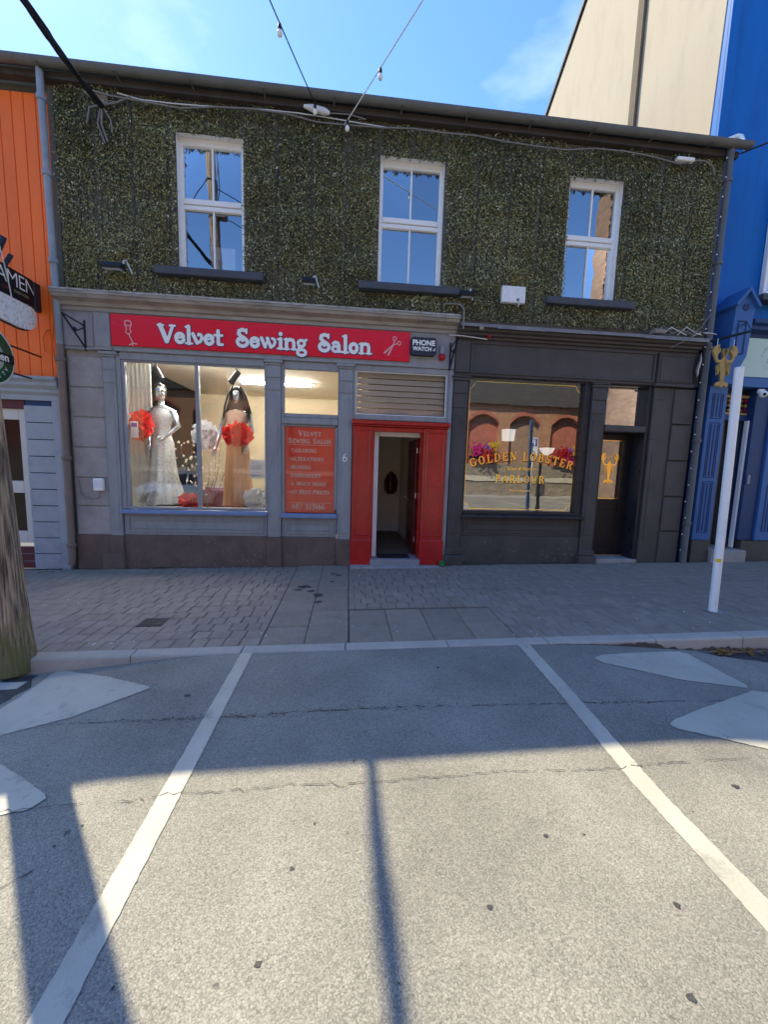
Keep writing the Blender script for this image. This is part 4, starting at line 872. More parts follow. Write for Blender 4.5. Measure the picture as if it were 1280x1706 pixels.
# transom light over the door with slatted blind behind
m = MB()
for a in [(.038, .085, -.025, .05, 2.34, 3.165), (1.525, 1.56, -.025, .05, 2.34, 3.165), (.085, 1.525, -.025, .05, 3.08, 3.165), (.085, 1.525, -.025, .05, 2.34, 2.42)]: m.cbox(*a)
lw = m.build('fanlight', 'grey_paint', s1)
MB().add([(.085, .02, 2.42), (1.525, .02, 2.42), (1.525, .02, 3.08), (.085, .02, 3.08)], [(0, 1, 2, 3)]).build('pane', 'poster_glass', lw)
m = MB()
for a in [(.085, .10, -.005, .018, 2.42, 3.08), (1.51, 1.525, -.005, .018, 2.42, 3.08), (.10, 1.51, -.005, .018, 3.066, 3.08), (.10, 1.51, -.005, .018, 2.42, 2.434)]: m.box(*a)
m.build('bead', 'white_paint', lw)
t = thing('slatted_blind', 'beige slatted blind behind the fanlight over the red door', 'blind', (.8, .12, 2.42))
for i in range(7):
    z = 2.47+i*.092; MB().add([(.09, .10, z-.012), (1.52, .10, z-.012), (1.52, .135, z+.072), (.09, .135, z+.072), (.09, .104, z-.016), (1.52, .104, z-.016), (1.52, .139, z+.068), (.09, .139, z+.068)], [(0, 1, 2, 3), (7, 6, 5, 4), (0, 4, 5, 1), (3, 2, 6, 7)]).build('slat', 'blind', t)
for x in (.3, .8, 1.35): MB().tube([(x, .12, 2.43), (x, .12, 3.08)], .003, 5).build('cord', 'cable_white', t)
# red door surround
ds = thing('door_surround', 'glossy red panelled door surround with moulded lintel', 'doorway', (.8, -.05, gz(.8)))
for x0, x1 in ((.052, .372), (1.188, 1.558)):
    p = MB().cbox(x0, x1, -.055, .06, gz(x0), 2.235, .006).build('pilaster', 'red_paint', ds)
    m = MB(); panel_frame(m, x0+.045, x1-.03, .5, 2.19, -.055, .028, .016); m.build('moulding', 'red_paint', p)
    cbox(x0-.012, x1+.012, -.085, -.04, gz(x0)-.02, .44, c=.012).build('base', 'red_paint', p)
m = MB(); m.cbox(.03, 1.59, -.125, .05, 2.262, 2.325, .01); m.cbox(.04, 1.575, -.095, .05, 2.237, 2.26, .006); m.build('lintel', 'red_paint', ds)
m = MB(); m.cbox(.372, 1.188, -.03, .06, 2.165, 2.235); m.box(.372, .402, .06, .32, .1, 2.2); m.box(1.158, 1.188, .06, .32, .1, 2.2); m.box(.372, 1.188, .06, .32, 2.2, 2.235); m.build('jamb', 'red_paint', ds)
fr = MB()
for a in [(.402, .478, .14, .22, .10, 2.185), (.478, 1.158, .14, .22, 2.105, 2.185)]: fr.cbox(*a)
fr.build('door_frame', 'white_paint', ds)
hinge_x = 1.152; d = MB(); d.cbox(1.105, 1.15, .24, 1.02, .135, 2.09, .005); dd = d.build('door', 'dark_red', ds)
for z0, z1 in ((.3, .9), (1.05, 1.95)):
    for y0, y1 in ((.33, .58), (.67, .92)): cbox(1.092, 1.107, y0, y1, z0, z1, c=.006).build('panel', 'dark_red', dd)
m = MB().tube([(1.105, .96, 1.08), (1.06, .96, 1.08), (1.05, .9, 1.08), (1.05, .84, 1.08)], .01, 7); m.build('handle', 'alloy', dd); cbox(1.098, 1.108, .93, .985, 1.0, 1.2, c=.003).build('lock_plate', 'alloy', dd)
for z in (.35, 1.1, 1.85): MB().tube([(1.135, .232, z), (1.135, .232, z+.09)], .011, 7).build('hinge', 'alloy', dd)
m = MB(); m.cbox(.372, 1.188, -.10, .34, gz(.8)-.05, .115, .01); m.build('step', 'threshold', ds)
cbox(.05, 1.56, -.26, -.09, gz(.8)-.05, gz(.8)+.012, c=.006).build('entrance_slab', 'concrete', ds)
t = cbox(.50, 1.04, .0, .30, .117, .129, c=.004).build('doormat', 'mat_dark', None, label='dark doormat in the red doorway of the sewing salon', cat='doormat')
t = thing('green_box', 'small green plastic box on the ground beside the red doorway', 'box', (1.53, -.19, gz(1.5)))
m = MB().cbox(1.50, 1.575, -.225, -.155, gz(1.5)+.012, gz(1.5)+.075, .006); m.build('case', 'green_box', t); cbox(1.496, 1.579, -.229, -.151, gz(1.5)+.077, gz(1.5)+.088, c=.004).build('lid', 'green_box', t)
# sign panel with letters
sg = thing('shop_sign', 'long red sign panel reading Velvet Sewing Salon on the grey fascia', 'sign', (-1.27, -.08, 3.24))
MB().cbox(-3.44, .902, -.082, -.05, 3.237, 3.669, .003).build('panel', 'sign_red', sg)
PL = lambda u0, z0, y=-.0835: (lambda u: (lambda a, b, d: (u0+u+a, y-d, z0+b)))
for wd, xa, xb in (('Velvet', -2.79, -1.87), ('Sewing', -1.70, -.64), ('Salon', -.50, .32)):
    tot = sum(FANCY[c][0] for c in wd); size = .262; tr = (xb-xa-tot*size)/(len(wd)-1)/size if True else 0
    put_text(wd, FANCY, PL(xa, 3.305), sg, 'letter', 'letter_white', size, tr, shadow=('letter_navy', .01, -.01, .075))
def motif(strokes, x, z, s, name, mt, parent, y=-.084): return glyph_mb(strokes, lambda a, b, d: (x+a*s, y-d, z+b*s)).build(name, mt, parent)
motif([(arc(.0,.86,.13,.1,0,360), .03), ([(-.12,.8),(-.06,.66),(-.1,.5),(.0,.44),(.1,.52),(.06,.66),(.12,.8)], .03), ([(.02,.44),(.16,.1)], .035), ([(.16,.1),(.02,.03)], .035), ([(.16,.1),(.3,.08)], .035), ([(.16,.1),(.14,.0)], .03), ([(-.13,.92),(.0,.97),(.12,.9)], .03)], -3.2, 3.24, .36, 'dress_form_motif', 'letter_pink', sg)
motif([([(.05,.05),(.62,.6)], [.1,.05]), ([(.3,-.06),(.62,.6)], [.1,.05]), ([(.6,.56),(.66,.82)], .05), ([(.6,.56),(.84,.64)], .05), (arc(.68,.95,.11,.11,0,360), .045), (arc(.97,.68,.11,.11,0,360), .045)], .5, 3.335, .24, 'scissors_motif', 'letter_pink', sg)
# service poster behind the narrow window
ps = thing('window_poster', 'red window poster listing tailoring services beside the red door', 'poster', (-.62, .015, .86))
MB().add([(-1.004, .03, .842), (-.226, .03, .842), (-.226, .03, 2.194), (-1.004, .03, 2.194), (-1.004, .034, .842), (-.226, .034, .842), (-.226, .034, 2.194), (-1.004, .034, 2.194)], [(0, 1, 2, 3), (7, 6, 5, 4), (0, 4, 5, 1), (2, 6, 7, 3)]).build('sheet', 'poster_red', ps)
MB().add([(-1.005, .012, .84), (-.225, .012, .84), (-.225, .012, 2.195), (-1.005, .012, 2.195)], [(0, 1, 2, 3)]).build('pane', 'poster_glass', nw)
PW = lambda u0, z0: PL(u0, z0, .0285)
def line(txt, x, z, size, sc=.8, tr=.08, xr=None):
    if xr: 
        L0 = put_text(txt, SLAB, PW(0, 0), None, '', '', size, tr, .45, smallcaps=sc); x = (x+xr)/2-L0/2
    return put_text(txt, SLAB, PW(x, z), ps, 'letter', 'letter_white', size, tr, .45, caps=False, smallcaps=sc, grow=.035)
line('VELVET', -.99, 2.055, .084, xr=-.24); line('SEWING SALON', -.99, 1.94, .084, .8, .03, xr=-.24)
for i, s_ in enumerate(['.TAILORING', '.ALTERATIONS', '.IRONING', '.EMBROIDERY', '.& MUCH MORE', '.AT BEST PRICES']): line(s_, -.93, 1.80-i*.131, .066, .86, .05)
line('087 333166', -.9, .905, .085, 1, .06)
m = MB()
for z in (1.915, 1.0): m.box(-.95, -.28, .0275, .0285, z, z+.005)
m.build('rule', 'letter_white', ps)
m = MB()      # unseen filler boxes added behind the frames to block light leaking past the joints
for q in [(-1.06, -.17, .052, .075, .78, 2.32), (.028, .086, .062, .10, .0, 3.17), (-3.46, -3.37, .062, .1, .5, 3.2), (-1.27, -1.04, .062, .1, .5, 3.2), (-.19, .03, .062, .1, .5, 3.2), (1.53, 1.66, .062, .1, .0, 3.2)]: m.box(*q)
m.build('light_leak_filler', 'grey_paint', s1)
# house number
t = thing('house_number', 'small white number 6 on the grey pilaster left of the red door', 'number', (-.065, -.062, 1.67))
glyph_mb(SLAB['6'][1], lambda a, b, d: (-.105+a*.13, -.062-d, 1.675+b*.13)).build('digit', 'letter_white', t)
# alarm box, sounder, brackets, meter box
t = thing('alarm_box', 'dark rounded alarm box lettered PHONE WATCH at the right end of the red sign', 'alarm box', (1.1, -.06, 3.33))
n = 10; P = []
for (cx, cz, a0) in ((1.26, 3.545, 0), (.955, 3.545, 90), (.955, 3.375, 180), (1.26, 3.375, 270)): P += [(cx+.045*math.cos(R(a0+k*15)), cz+.045*math.sin(R(a0+k*15))) for k in range(7)]
bx = MB().prism(P, 'y', -.135, -.05).build('case', 'alarm_grey', t)
text_mesh('PHONE', .105, lambda x, y, d: (1.107+x, -.137, 3.475+y), 'lettering', 'letter_white', bx, .004)
text_mesh('WATCH', .078, lambda x, y, d: (1.085+x, -.137, 3.395+y), 'lettering', 'letter_white', bx, .003)
m = MB(); 
for k in range(3): m.box(1.255+k*.012, 1.262+k*.012, -.1372, -.1355, 3.397, 3.42+k*.012)
m.build('emblem', 'letter_white', bx)
t = thing('alarm_sounder', 'small white and red alarm strobe beside the black wall bracket', 'alarm', (1.42, -.06, 3.28))
cbox(1.375, 1.445, -.10, -.05, 3.37, 3.50, c=.01).build('case', 'pipe_grey', t); MB().lathe([(.05, -.05), (.055, -.08), (.045, -.11), (.02, -.13), (.001, -.135)], (1.41, 0, 3.33), 'y', 14).build('lens', 'red_light', t)
def bracket(x, z, label, s_=1):
    t = thing('sign_bracket', label, 'bracket', (x, -.06, z), 'black iron wall brackets for hanging signs')
    cbox(x-.012, x+.012, -.075, -.05, z-.22, z+.2, c=.004).build('back_bar', 'black_metal', t)
    tip = (x-.10*s_, -.36, z+.19)
    MB().tube([(x, -.07, z+.12), tip], .010, 6).build('arm', 'black_metal', t); MB().tube([(x, -.07, z-.18), tip], .013, 6).build('stay', 'black_metal', t)
    MB().tube([(x, -.07, z+.1), (x-.05*s_, -.2, z+.0)], .008, 6).build('strut', 'black_metal', t); MB().ball((x-.05*s_, -.2, z+.03), .03, 8, 6).build('scroll', 'black_metal', t)
bracket(-3.80, 3.36, 'black iron wall bracket at the left end of the grey fascia'); bracket(1.545, 3.36, 'black iron wall bracket beside the alarm box', -.35)
t = thing('socket_box', 'white outdoor socket box with a looped lead on the rough grey wall', 'socket box', (-3.73, -.03, 1.12))
cbox(-3.80, -3.66, -.085, -.025, 1.125, 1.315, c=.012).build('case', 'upvc', t); cbox(-3.78, -3.68, -.092, -.084, 1.18, 1.29, c=.004).build('flap', 'notice_paper', t)
MB().tube([(-3.72, -.05, 1.13), (-3.74, -.05, 1.03), (-3.82, -.045, 1.0), (-3.93, -.045, 1.02), (-4.0, -.045, 1.1), (-4.02, -.045, 1.3)], .007, 6).build('lead', 'cable_grey', t)
# hallway behind the red door
hw = MB(); hw.box(.30, .38, .32, 2.9, -.1, 2.6); hw.box(1.2, 1.28, .32, 2.9, -.1, 2.6); hw.box(.38, 1.2, 2.8, 2.9, -.1, 2.6); hw.box(.3, 1.28, .32, 4.4, 2.6, 2.7)
struct('hallway_wall', hw, 'cream_wall'); struct('hallway_floor', MB().box(.38, 1.2, .33, 4.3, .05, .11), 'carpet')
m = MB(); m.box(.38, .395, .33, 2.8, .11, .24); m.box(1.185, 1.2, 1.1, 2.8, .11, .24); m.box(.395, 1.185, 2.785, 2.8, .11, .24); struct('skirting_board', m, 'white_paint')
t = thing('hanging_jacket', 'dark red jacket hanging on the cream hallway wall', 'jacket', (1.0, 2.7, 1.2)); rings = []
for z, w_, dp in ((1.52, .015, .012), (1.49, .05, .03), (1.42, .095, .05), (1.2, .09, .05), (1.02, .1, .055), (1.0, .09, .05)): rings.append([(.98+w_*math.cos(6.283*k/14), 2.7+dp*math.sin(6.283*k/14)+.01*math.sin(k*3), z) for k in range(14)])
for sg_ in (-1, 1): MB().tube([(.98+sg_*.07, 2.7, 1.44), (.98+sg_*.12, 2.69, 1.3), (.98+sg_*.115, 2.67, 1.06)], [.03, .038, .03], 8).build('sleeve', 'dark_red', t)
MB().loft(rings).build('cloth', 'dark_red', t); MB().tube([(.98, 2.79, 1.54), (.98, 2.7, 1.54)], .01, 6).build('hook', 'alloy', t)
t = thing('hall_mirror', 'tall narrow mirror on the left hallway wall', 'mirror', (.4, 1.2, .7)); cbox(.382, .40, .75, 1.25, .62, 2.0, c=.004).build('frame', 'black_metal', t); box(.401, .4015, .78, 1.22, .65, 1.97).build('mirror', 'chrome', t)
# ------------------------------------------------------------------ inside the sewing salon
m = MB(); m.box(-4.0, -3.9, .1, 4.6, 0, 3.42); m.box(.18, .28, .34, 4.6, 0, 3.42); m.box(-3.9, .18, 4.5, 4.6, 0, 3.42); struct('salon_wall', m, 'shop_wall')
struct('salon_ceiling', MB().box(-3.9, .18, .1, 4.5, 3.36, 3.42), 'cream_wall'); struct('salon_floor', MB().box(-3.9, .18, .95, 4.5, .0, .15), 'shop_floor')
struct('display_platform', MB().box(-3.9, -.2, .07, .95, .70, .80), 'stage_white')
t = thing('ceiling_tube', 'lit fluorescent tube under the salon ceiling', 'tube light', (-1.55, 2.5, 3.3)); MB().box(-2.35, -.80, 2.46, 2.54, 3.33, 3.36).build('batten', 'white_paint', t); MB().tube([(-2.3, 2.5, 3.305), (-.85, 2.5, 3.305)], .02, 8).build('tube', 'tube_light', t)
t = thing('ceiling_tube', 'added fluorescent tube close behind the top of the display window, lighting the mannequins', 'tube light', (-2.3, .75, 3.3)); MB().box(-3.2, -1.4, .71, .79, 3.30, 3.36).build('batten', 'white_paint', t); MB().tube([(-3.15, .75, 3.275), (-1.45, .75, 3.275)], .02, 8).build('tube', 'tube_light', t)  # extra lit tube, added to light the mannequins from above
t = thing('lighting_track', 'white lighting track along the top of the display window', 'lighting track', (-2.3, .45, 3.1)); MB().box(-3.3, -1.3, .43, .47, 3.12, 3.15).build('rail', 'white_paint', t)
for x, tl, lab in ((-3.08, .12, 'black track spotlight above the chrome-faced mannequin'), (-1.84, -.1, 'black track spotlight above the dark-haired mannequin')):
    t = thing('track_spotlight', lab, 'spotlight', (x, .45, 3.1), 'black spotlights on the track'); MB().tube([(x, .45, 3.12), (x, .45, 3.05)], .012, 6).build('stem', 'black_metal', t)
    MB().tube([(x-tl*.3, .47, 3.07), (x, .45, 3.03), (x+tl*.8, .40, 2.88)], [.04, .05, .05], 10).build('can', 'black_metal', t)
def ring(cx, cy, z, rx, ry, n=18, ph=0., pleat=0., npl=9): return [(cx+rx*(1+pleat*math.sin(npl*(6.2832*k/n)))*math.cos(6.2832*k/n+ph), cy+ry*(1+pleat*math.sin(npl*(6.2832*k/n)))*math.sin(6.2832*k/n+ph), z) for k in range(n)]
def hand(mb, w_, d, s=1.):
    d = Vector(d).normalized(); a = d.orthogonal().normalized(); b = d.cross(a); w_ = Vector(w_)
    mb.loft([[tuple(w_+d*t+a*(rx*math.cos(6.28*k/8))+b*(ry*math.sin(6.28*k/8))) for k in range(8)] for t, rx, ry in ((0, .022, .016), (.04, .034, .014), (.085, .036, .013), (.09, .03, .01))])
    for i, (o, l) in enumerate(((-.027, .06), (-.009, .075), (.009, .08), (.026, .065))): q = w_+d*.08+a*o; mb.tube([q, q+d*l*.5+b*.004, q+d*l+b*.018], [.0085, .008, .006], 6)
    q = w_+d*.03+a*.03; mb.tube([q, q+d*.03+a*.025, q+d*.06+a*.03], [.01, .009, .007], 6)
def mannequin(cx, cy, z0, label, face, arms, gown, hair):
    t = thing('mannequin', label, 'mannequin', (cx, cy, z0)); T = lambda h: z0+h
    body = MB(); prof = [(.0, .13, .10, 0), (.9, .15, .12, 0), (1.02, .165, .125, 0), (1.13, .125, .095, 0), (1.22, .118, .09, 0), (1.38, .155, .12, -.01), (1.47, .17, .11, 0), (1.53, .19, .085, .01), (1.565, .12, .065, .01), (1.585, .055, .05, .01), (1.66, .046, .048, .0), (1.69, .055, .065, -.012), (1.72, .066, .08, -.015), (1.78, .076, .092, -.01), (1.84, .074, .092, .0), (1.88, .058, .075, .005), (1.905, .02, .03, .005)]
    body.loft([ring(cx+face*dy, cy+dy*(1-abs(face)), T(h), rx, ry) for h, rx, ry, dy in prof])
    n_ = Vector((face, -(1-abs(face)), 0)).normalized(); hc = Vector((cx, cy, T(1.76)))+n_*.078
    body.tube([hc+Vector((0, 0, .03)), hc+n_*.012+Vector((0, 0, -.005)), hc+n_*.02+Vector((0, 0, -.02)), hc+n_*.004+Vector((0, 0, -.028))], [.006, .010, .013, .008], 6)   # nose
    body.tube([hc+Vector((0, 0, -.052))-n_.cross(Vector((0, 0, 1)))*.02, hc+Vector((0, 0, -.052))+n_*.006, hc+Vector((0, 0, -.052))+n_.cross(Vector((0, 0, 1)))*.02], [.004, .008, .004], 6)
    for sgn in (-1, 1): body.ball(tuple(hc+n_.cross(Vector((0, 0, 1)))*.03*sgn+Vector((0, 0, .012))-n_*.008), .011, 8, 5)
    for pts in arms:
        P = [Vector(p) for p in pts]; body.tube([P[0], P[0].lerp(P[1], .5), P[1], P[1].lerp(P[2], .4), P[2]], [.05, .044, .036, .038, .022], 10); hand(body, P[2], P[2]-P[1])
    body.build('body', 'chrome', t)
    for nm, mt_, rings in gown(cx, cy, T): MB().loft(rings, True, False).build(nm, mt_, t)
    hair(cx, cy, T, t)
    return t
def gown1(cx, cy, T):
    N = 48
    yield 'bodice', 'sequin', [ring(cx, cy, T(h), rx, ry, N) for h, rx, ry in ((1.53, .13, .1), (1.46, .178, .12), (1.38, .163, .13), (1.22, .126, .098), (1.12, .135, .105))]
    yield 'skirt', 'sequin', [ring(cx, cy, T(h), rx, ry, N, 0, pl, 11) for h, rx, ry, pl in ((1.12, .137, .107, 0), (1.0, .178, .14, .01), (.7, .19, .16, .03), (.4, .23, .2, .05), (.15, .30, .25, .07), (.01, .36, .28, .09))]
def gown2(cx, cy, T):
    N = 64
    yield 'bodice', 'lace', [ring(cx, cy, T(h), rx, ry, N) for h, rx, ry in ((1.55, .13, .08), (1.5, .19, .1), (1.46, .178, .12), (1.38, .165, .13), (1.22, .13, .1), (1.14, .135, .105))]
    yield 'skirt', 'peach', [ring(cx, cy, T(h), rx, ry, N, 0, pl, 16) for h, rx, ry, pl in ((1.14, .137, .107, .0), (1.0, .17, .14, .04), (.7, .185, .16, .07), (.4, .205, .18, .09), (.1, .225, .2, .1), (.0, .235, .21, .11))]
def hair1(cx, cy, T, t):
    m = MB(); m.loft([ring(cx-.012, cy+.02, T(h), rx, ry) for h, rx, ry in ((1.70, .06, .07), (1.78, .088, .1), (1.86, .09, .1), (1.915, .065, .075), (1.94, .015, .02))]); m.build('hair', 'hair_dark', t)
def hair2(cx, cy, T, t):
    m = MB(); m.loft([ring(cx, cy+(.075 if h < 1.85 else .03), T(h), rx, ry, 24, 0, .03, 8) for h, rx, ry in ((1.42, .20, .12), (1.5, .215, .13), (1.6, .19, .13), (1.7, .155, .13), (1.8, .135, .125), (1.88, .11, .11), (1.94, .05, .06), (1.95, .01, .01))], True, False)
    h = m.build('hair', 'hair_dark', t)
    for k in range(26):
        a = R(180+k*2.6) if k < 13 else R(326+(k-13)*2.6); m = MB() if k == 0 else m; r0 = .13; x = cx+math.cos(a)*.14; y = cy+math.sin(a)*.125
        m.tube([(cx+math.cos(a)*.07, cy+math.sin(a)*.07, T(1.93)), (x, y, T(1.8)), (cx+math.cos(a)*.2, cy+math.sin(a)*.14, T(1.6)), (cx+math.cos(a)*.225, cy+math.sin(a)*.15, T(1.36+rnd.uniform(0, .1)))], [.012, .014, .012, .006], 5)
    m.build('strands', 'hair_dark', h)
mannequin(-3.03, .45, .90, 'chrome mannequin in a silver sequinned gown in the display window', .55, [[(-2.85, .45, 2.40), (-2.75, .40, 2.16), (-2.92, .28, 1.97)], [(-3.21, .45, 2.40), (-3.27, .48, 2.14), (-3.2, .4, 1.9)]], gown1, hair1)
mannequin(-1.84, .45, .90, 'dark-haired mannequin in a peach pleated gown in the display window', 0., [[(-1.66, .45, 2.40), (-1.60, .44, 2.13), (-1.66, .36, 1.9)], [(-2.02, .45, 2.40), (-2.10, .42, 2.10), (-2.14, .3, 1.84)]], gown2, hair2)
def paper_flower(c, r_, mt, label, cat='paper flower', squash=(1, 1, 1), n=46):
    t = thing('paper_flower', label, cat, c, 'paper flowers in the display window'); c = Vector(c); m = MB()
    for k in range(n):
        d = Vector((rnd.gauss(0, 1), rnd.gauss(-.5, .8), rnd.gauss(0, 1))).normalized(); a = d.orthogonal().normalized(); a.rotate(Matrix.Rotation(rnd.uniform(0, 6.28), 3, d)); b = d.cross(a); s_ = r_*rnd.uniform(.4, .6); V = []; q = r_*rnd.uniform(.45, .75)
        for i in range(5):
            for j in range(4):
                u = (i/4-.5)*2; v = j/3; p = d*(q*(.25+.75*v)+s_*.25*v*v)+a*(u*s_*(.35+.6*v)*(1-.25*v*v))+b*(s_*(.55*v*v-.15)+.10*s_*math.sin(u*7+k)*v)
                V.append(c+Vector((p.x*squash[0], p.y*squash[1], p.z*squash[2])))
        m.add(V, [(i*4+j, (i+1)*4+j, (i+1)*4+j+1, i*4+j+1) for i in range(4) for j in range(3)], True)
    m.build('petals', mt, t)
    MB().ball(tuple(c), r_*.35, 8, 6).build('core', mt, t)
paper_flower((-3.22, .22, 2.13), .235, 'paper_red', 'tall red ruffled paper decoration beside the chrome mannequin', squash=(.9, .6, 1.25), n=60)
paper_flower((-1.76, .18, 2.07), .245, 'paper_red', 'red paper flower hanging in front of the peach gown', n=60, squash=(1.15, .6, 1))
paper_flower((-2.55, .25, .97), .19, 'paper_red', 'red paper flower lying on the display floor', squash=(1.2, .8, .9))
paper_flower((-2.32, .4, 2.03), .24, 'paper_white', 'white paper flower hanging behind the window mullion', squash=(1.1, .6, 1.2))
paper_flower((-1.50, .25, 1.03), .22, 'paper_white', 'white paper flower on the display floor beside the peach gown', squash=(1.1, .8, 1))
t = thing('blossom_branch', 'branch of cream blossoms between the two mannequins', 'branch', (-2.4, .55, .8))
m = MB(); m2 = MB()
for k in range(7):
    p = Vector((-2.4, .6, .8)); e = Vector((-2.75+k*.13, .5+rnd.uniform(-.1, .1), 1.65+rnd.uniform(-.1, .35))); pts = [p.lerp(e, j/6)+Vector((.03*math.sin(j+k), 0, .0)) for j in range(7)]; m.tube(pts, [.008-.001*j for j in range(7)], 5)
    for j in range(3, 7):
        for q in range(3): c = pts[j]+Vector((rnd.gauss(0, .05), rnd.gauss(0, .04), rnd.gauss(0, .05))); m2.ball(tuple(c), rnd.uniform(.012, .024), 7, 5)
m.build('twigs', 'twig', t); m2.build('blossoms', 'petal_cream', t)
t = thing('curtain', 'white gathered curtain at the left side of the display window', 'curtain', (-3.55, .75, .8)); V = []
for k in range(41): x = -3.85+k*.014; y = .72+.03*math.sin(k*1.25); V += [(x, y, .82), (x, y, 3.3)]
MB().add(V, [(2*k, 2*k+2, 2*k+3, 2*k+1) for k in range(40)], True).build('cloth', 'curtain_white', t); MB().tube([(-3.88, .72, 3.3), (-3.2, .72, 3.3)], .012, 7).build('rod', 'alloy', t)
def sheet_notice(x0, x1, z0, z1, y, label, lines, accent=None):
    t = thing('paper_notice', label, 'notice', (x0, y, z0), 'paper notices stuck inside the windows'); MB().box(x0, x1, y, y+.0015, z0, z1).build('sheet', 'notice_paper', t)
    if lines:
        m = MB()
        for k in range(lines): z = z1-(z1-z0)*(k+1)/(lines+1); m.box(x0+.03, x1-.03-rnd.uniform(0, .06), y-.0008, y, z-.003, z+.003)
        m.build('text_lines', 'notice_ink', t)
    if accent: MB().box(x0+.01, x1-.015, y-.001, y, (z0*.35+z1*.65), z1-.02).build('picture', accent, t)
sheet_notice(-1.555, -1.32, 1.37, 1.66, .05, 'white paper notice taped low inside the display window', 5); sheet_notice(-3.30, -3.19, 1.94, 2.18, .05, 'small notice with purple picture at the left edge of the display window', 0, 'notice_purple')
t = thing('sofa', 'dark red sofa at the back of the salon', 'sofa', (-2.6, 2.2, .15)); cbox(-3.3, -1.9, 1.9, 2.6, .25, .55, c=.05).build('seat', 'sofa_red', t); cbox(-3.3, -1.9, 2.5, 2.75, .3, 1.05, c=.06).build('backrest', 'sofa_red', t)
for a in (-3.45, -1.9): cbox(a, a+.15, 1.9, 2.7, .2, .75, c=.05).build('armrest', 'sofa_red', t)
for x in (-3.35, -1.9):
    for y in (1.95, 2.6): cbox(x, x+.06, y, y+.06, .15, .25).build('leg', 'black_metal', t)

# ================================================================== BLACK SHOPFRONT (parlour)
s2 = thing('shopfront', 'black painted shopfront with gold window lettering right of the red door', 'shopfront', (3.7, -.05, gz(3.7)))
BP = 'black_paint'
def pil2(x0, x1, zt):
    p = MB().cbox(x0, x1, -.065, .06, gz(x0)-.05, zt, .006).build('pilaster', BP, s2)
    m = MB(); m.cbox(x0+.04, x1-.04, -.075, -.055, .55, zt-.5, .006); m.cbox(x0-.004, x1+.004, -.08, -.05, zt-.42, zt-.39, .004); m.cbox(x0-.004, x1+.004, -.08, -.05, zt-.2, zt-.18, .004); m.build('panel', BP, p)
    m = MB(); m.cbox(x0-.02, x1+.02, -.085, .06, zt+.002, zt+.045, .006); m.cbox(x0-.035, x1+.035, -.1, .06, zt+.047, zt+.075, .006); m.build('capital', BP, p)
    m = MB(); m.cbox(x0-.03, x1+.05, -.14, -.02, gz(x0)-.06, .2, .015); m.cbox(x0-.015, x1+.02, -.1, -.02, .202, .30, .012); m.build('base', BP, p)
pil2(1.632, 1.855, 3.0); pil2(3.955, 4.185, 3.0)
m = MB(); m.cbox(1.63, 5.80, -.06, .1, 3.085, 3.63, .004); fa = m.build('fascia', BP, s2)
m = MB(); panel_frame(m, 1.87, 4.99, 3.12, 3.60, -.06, .035, .022); m.build('moulding', BP, fa)
m = MB(); m.cbox(5.02, 5.64, -.11, -.05, 3.12, 3.60, .01); panel_frame(m, 5.05, 5.61, 3.15, 3.57, -.11, .03, .012); m.cbox(4.99, 5.68, -.125, -.05, 3.06, 3.115, .01); m.build('end_block', BP, s2)
m = MB(); m.cbox(1.632, 1.86, -.09, -.05, 3.12, 3.60, .008); m.build('end_block', BP, s2)
cp2 = [(.05, 3.63), (-.09, 3.63), (-.10, 3.66), (-.15, 3.67), (-.155, 3.70), (-.20, 3.715), (-.215, 3.745), (-.26, 3.75), (-.26, 3.785), (.05, 3.83)]
c2 = cornice(cp2, 1.632, 5.70, 'cornice', BP, s2)
m = MB(); x = 1.64
while x < 5.7:
    x2 = min(5.71, x+rnd.uniform(.5, .9)); b_ = rnd.uniform(0, .012); m.prism([(-.272, 3.74+b_), (-.272, 3.795), (-.02, 3.86+b_), (-.02, 3.85), (-.262, 3.787), (-.264, 3.742+b_)], 'x', x, x2-.003); x = x2
m.build('lead_flashing', 'lead', c2)
m = MB()
for a in [(1.855, 1.90, -.02, .1, .88, 3.12), (3.845, 3.955, -.02, .1, .88, 3.12), (1.90, 3.845, -.02, .1, 3.06, 3.12), (1.90, 3.845, -.02, .1, .88, .935)]: m.cbox(*a)
pw = m.build('display_window', 'black_gloss', s2)
MB().add([(1.90, .06, .935), (3.845, .06, .935), (3.845, .06, 3.06), (1.90, .06, 3.06)], [(0, 1, 2, 3)]).build('pane', 'parlour_glass', pw)
cbox(1.85, 3.965, -.105, -.02, .82, .88, c=.012).build('sill', 'black_gloss', pw)
riser(1.86, 3.95, .52, 0, .82, BP, BP, s2)
m = MB()
for a in [(4.185, 4.235, -.02, .28, .15, 3.09), (4.97, 5.03, -.02, .28, .12, 3.09), (4.235, 4.97, .0, .1, 3.06, 3.10)]: m.cbox(*a)
m.build('door_case', 'black_gloss', s2)
tr = cbox(4.235, 4.97, -.03, .27, 2.31, 2.42, c=.01).build('transom', BP, s2)
MB().add([(4.235, .12, 2.42), (4.97, .12, 2.42), (4.97, .12, 3.06), (4.235, .12, 3.06)], [(0, 1, 2, 3)]).build('pane', 'parlour_glass', tr)
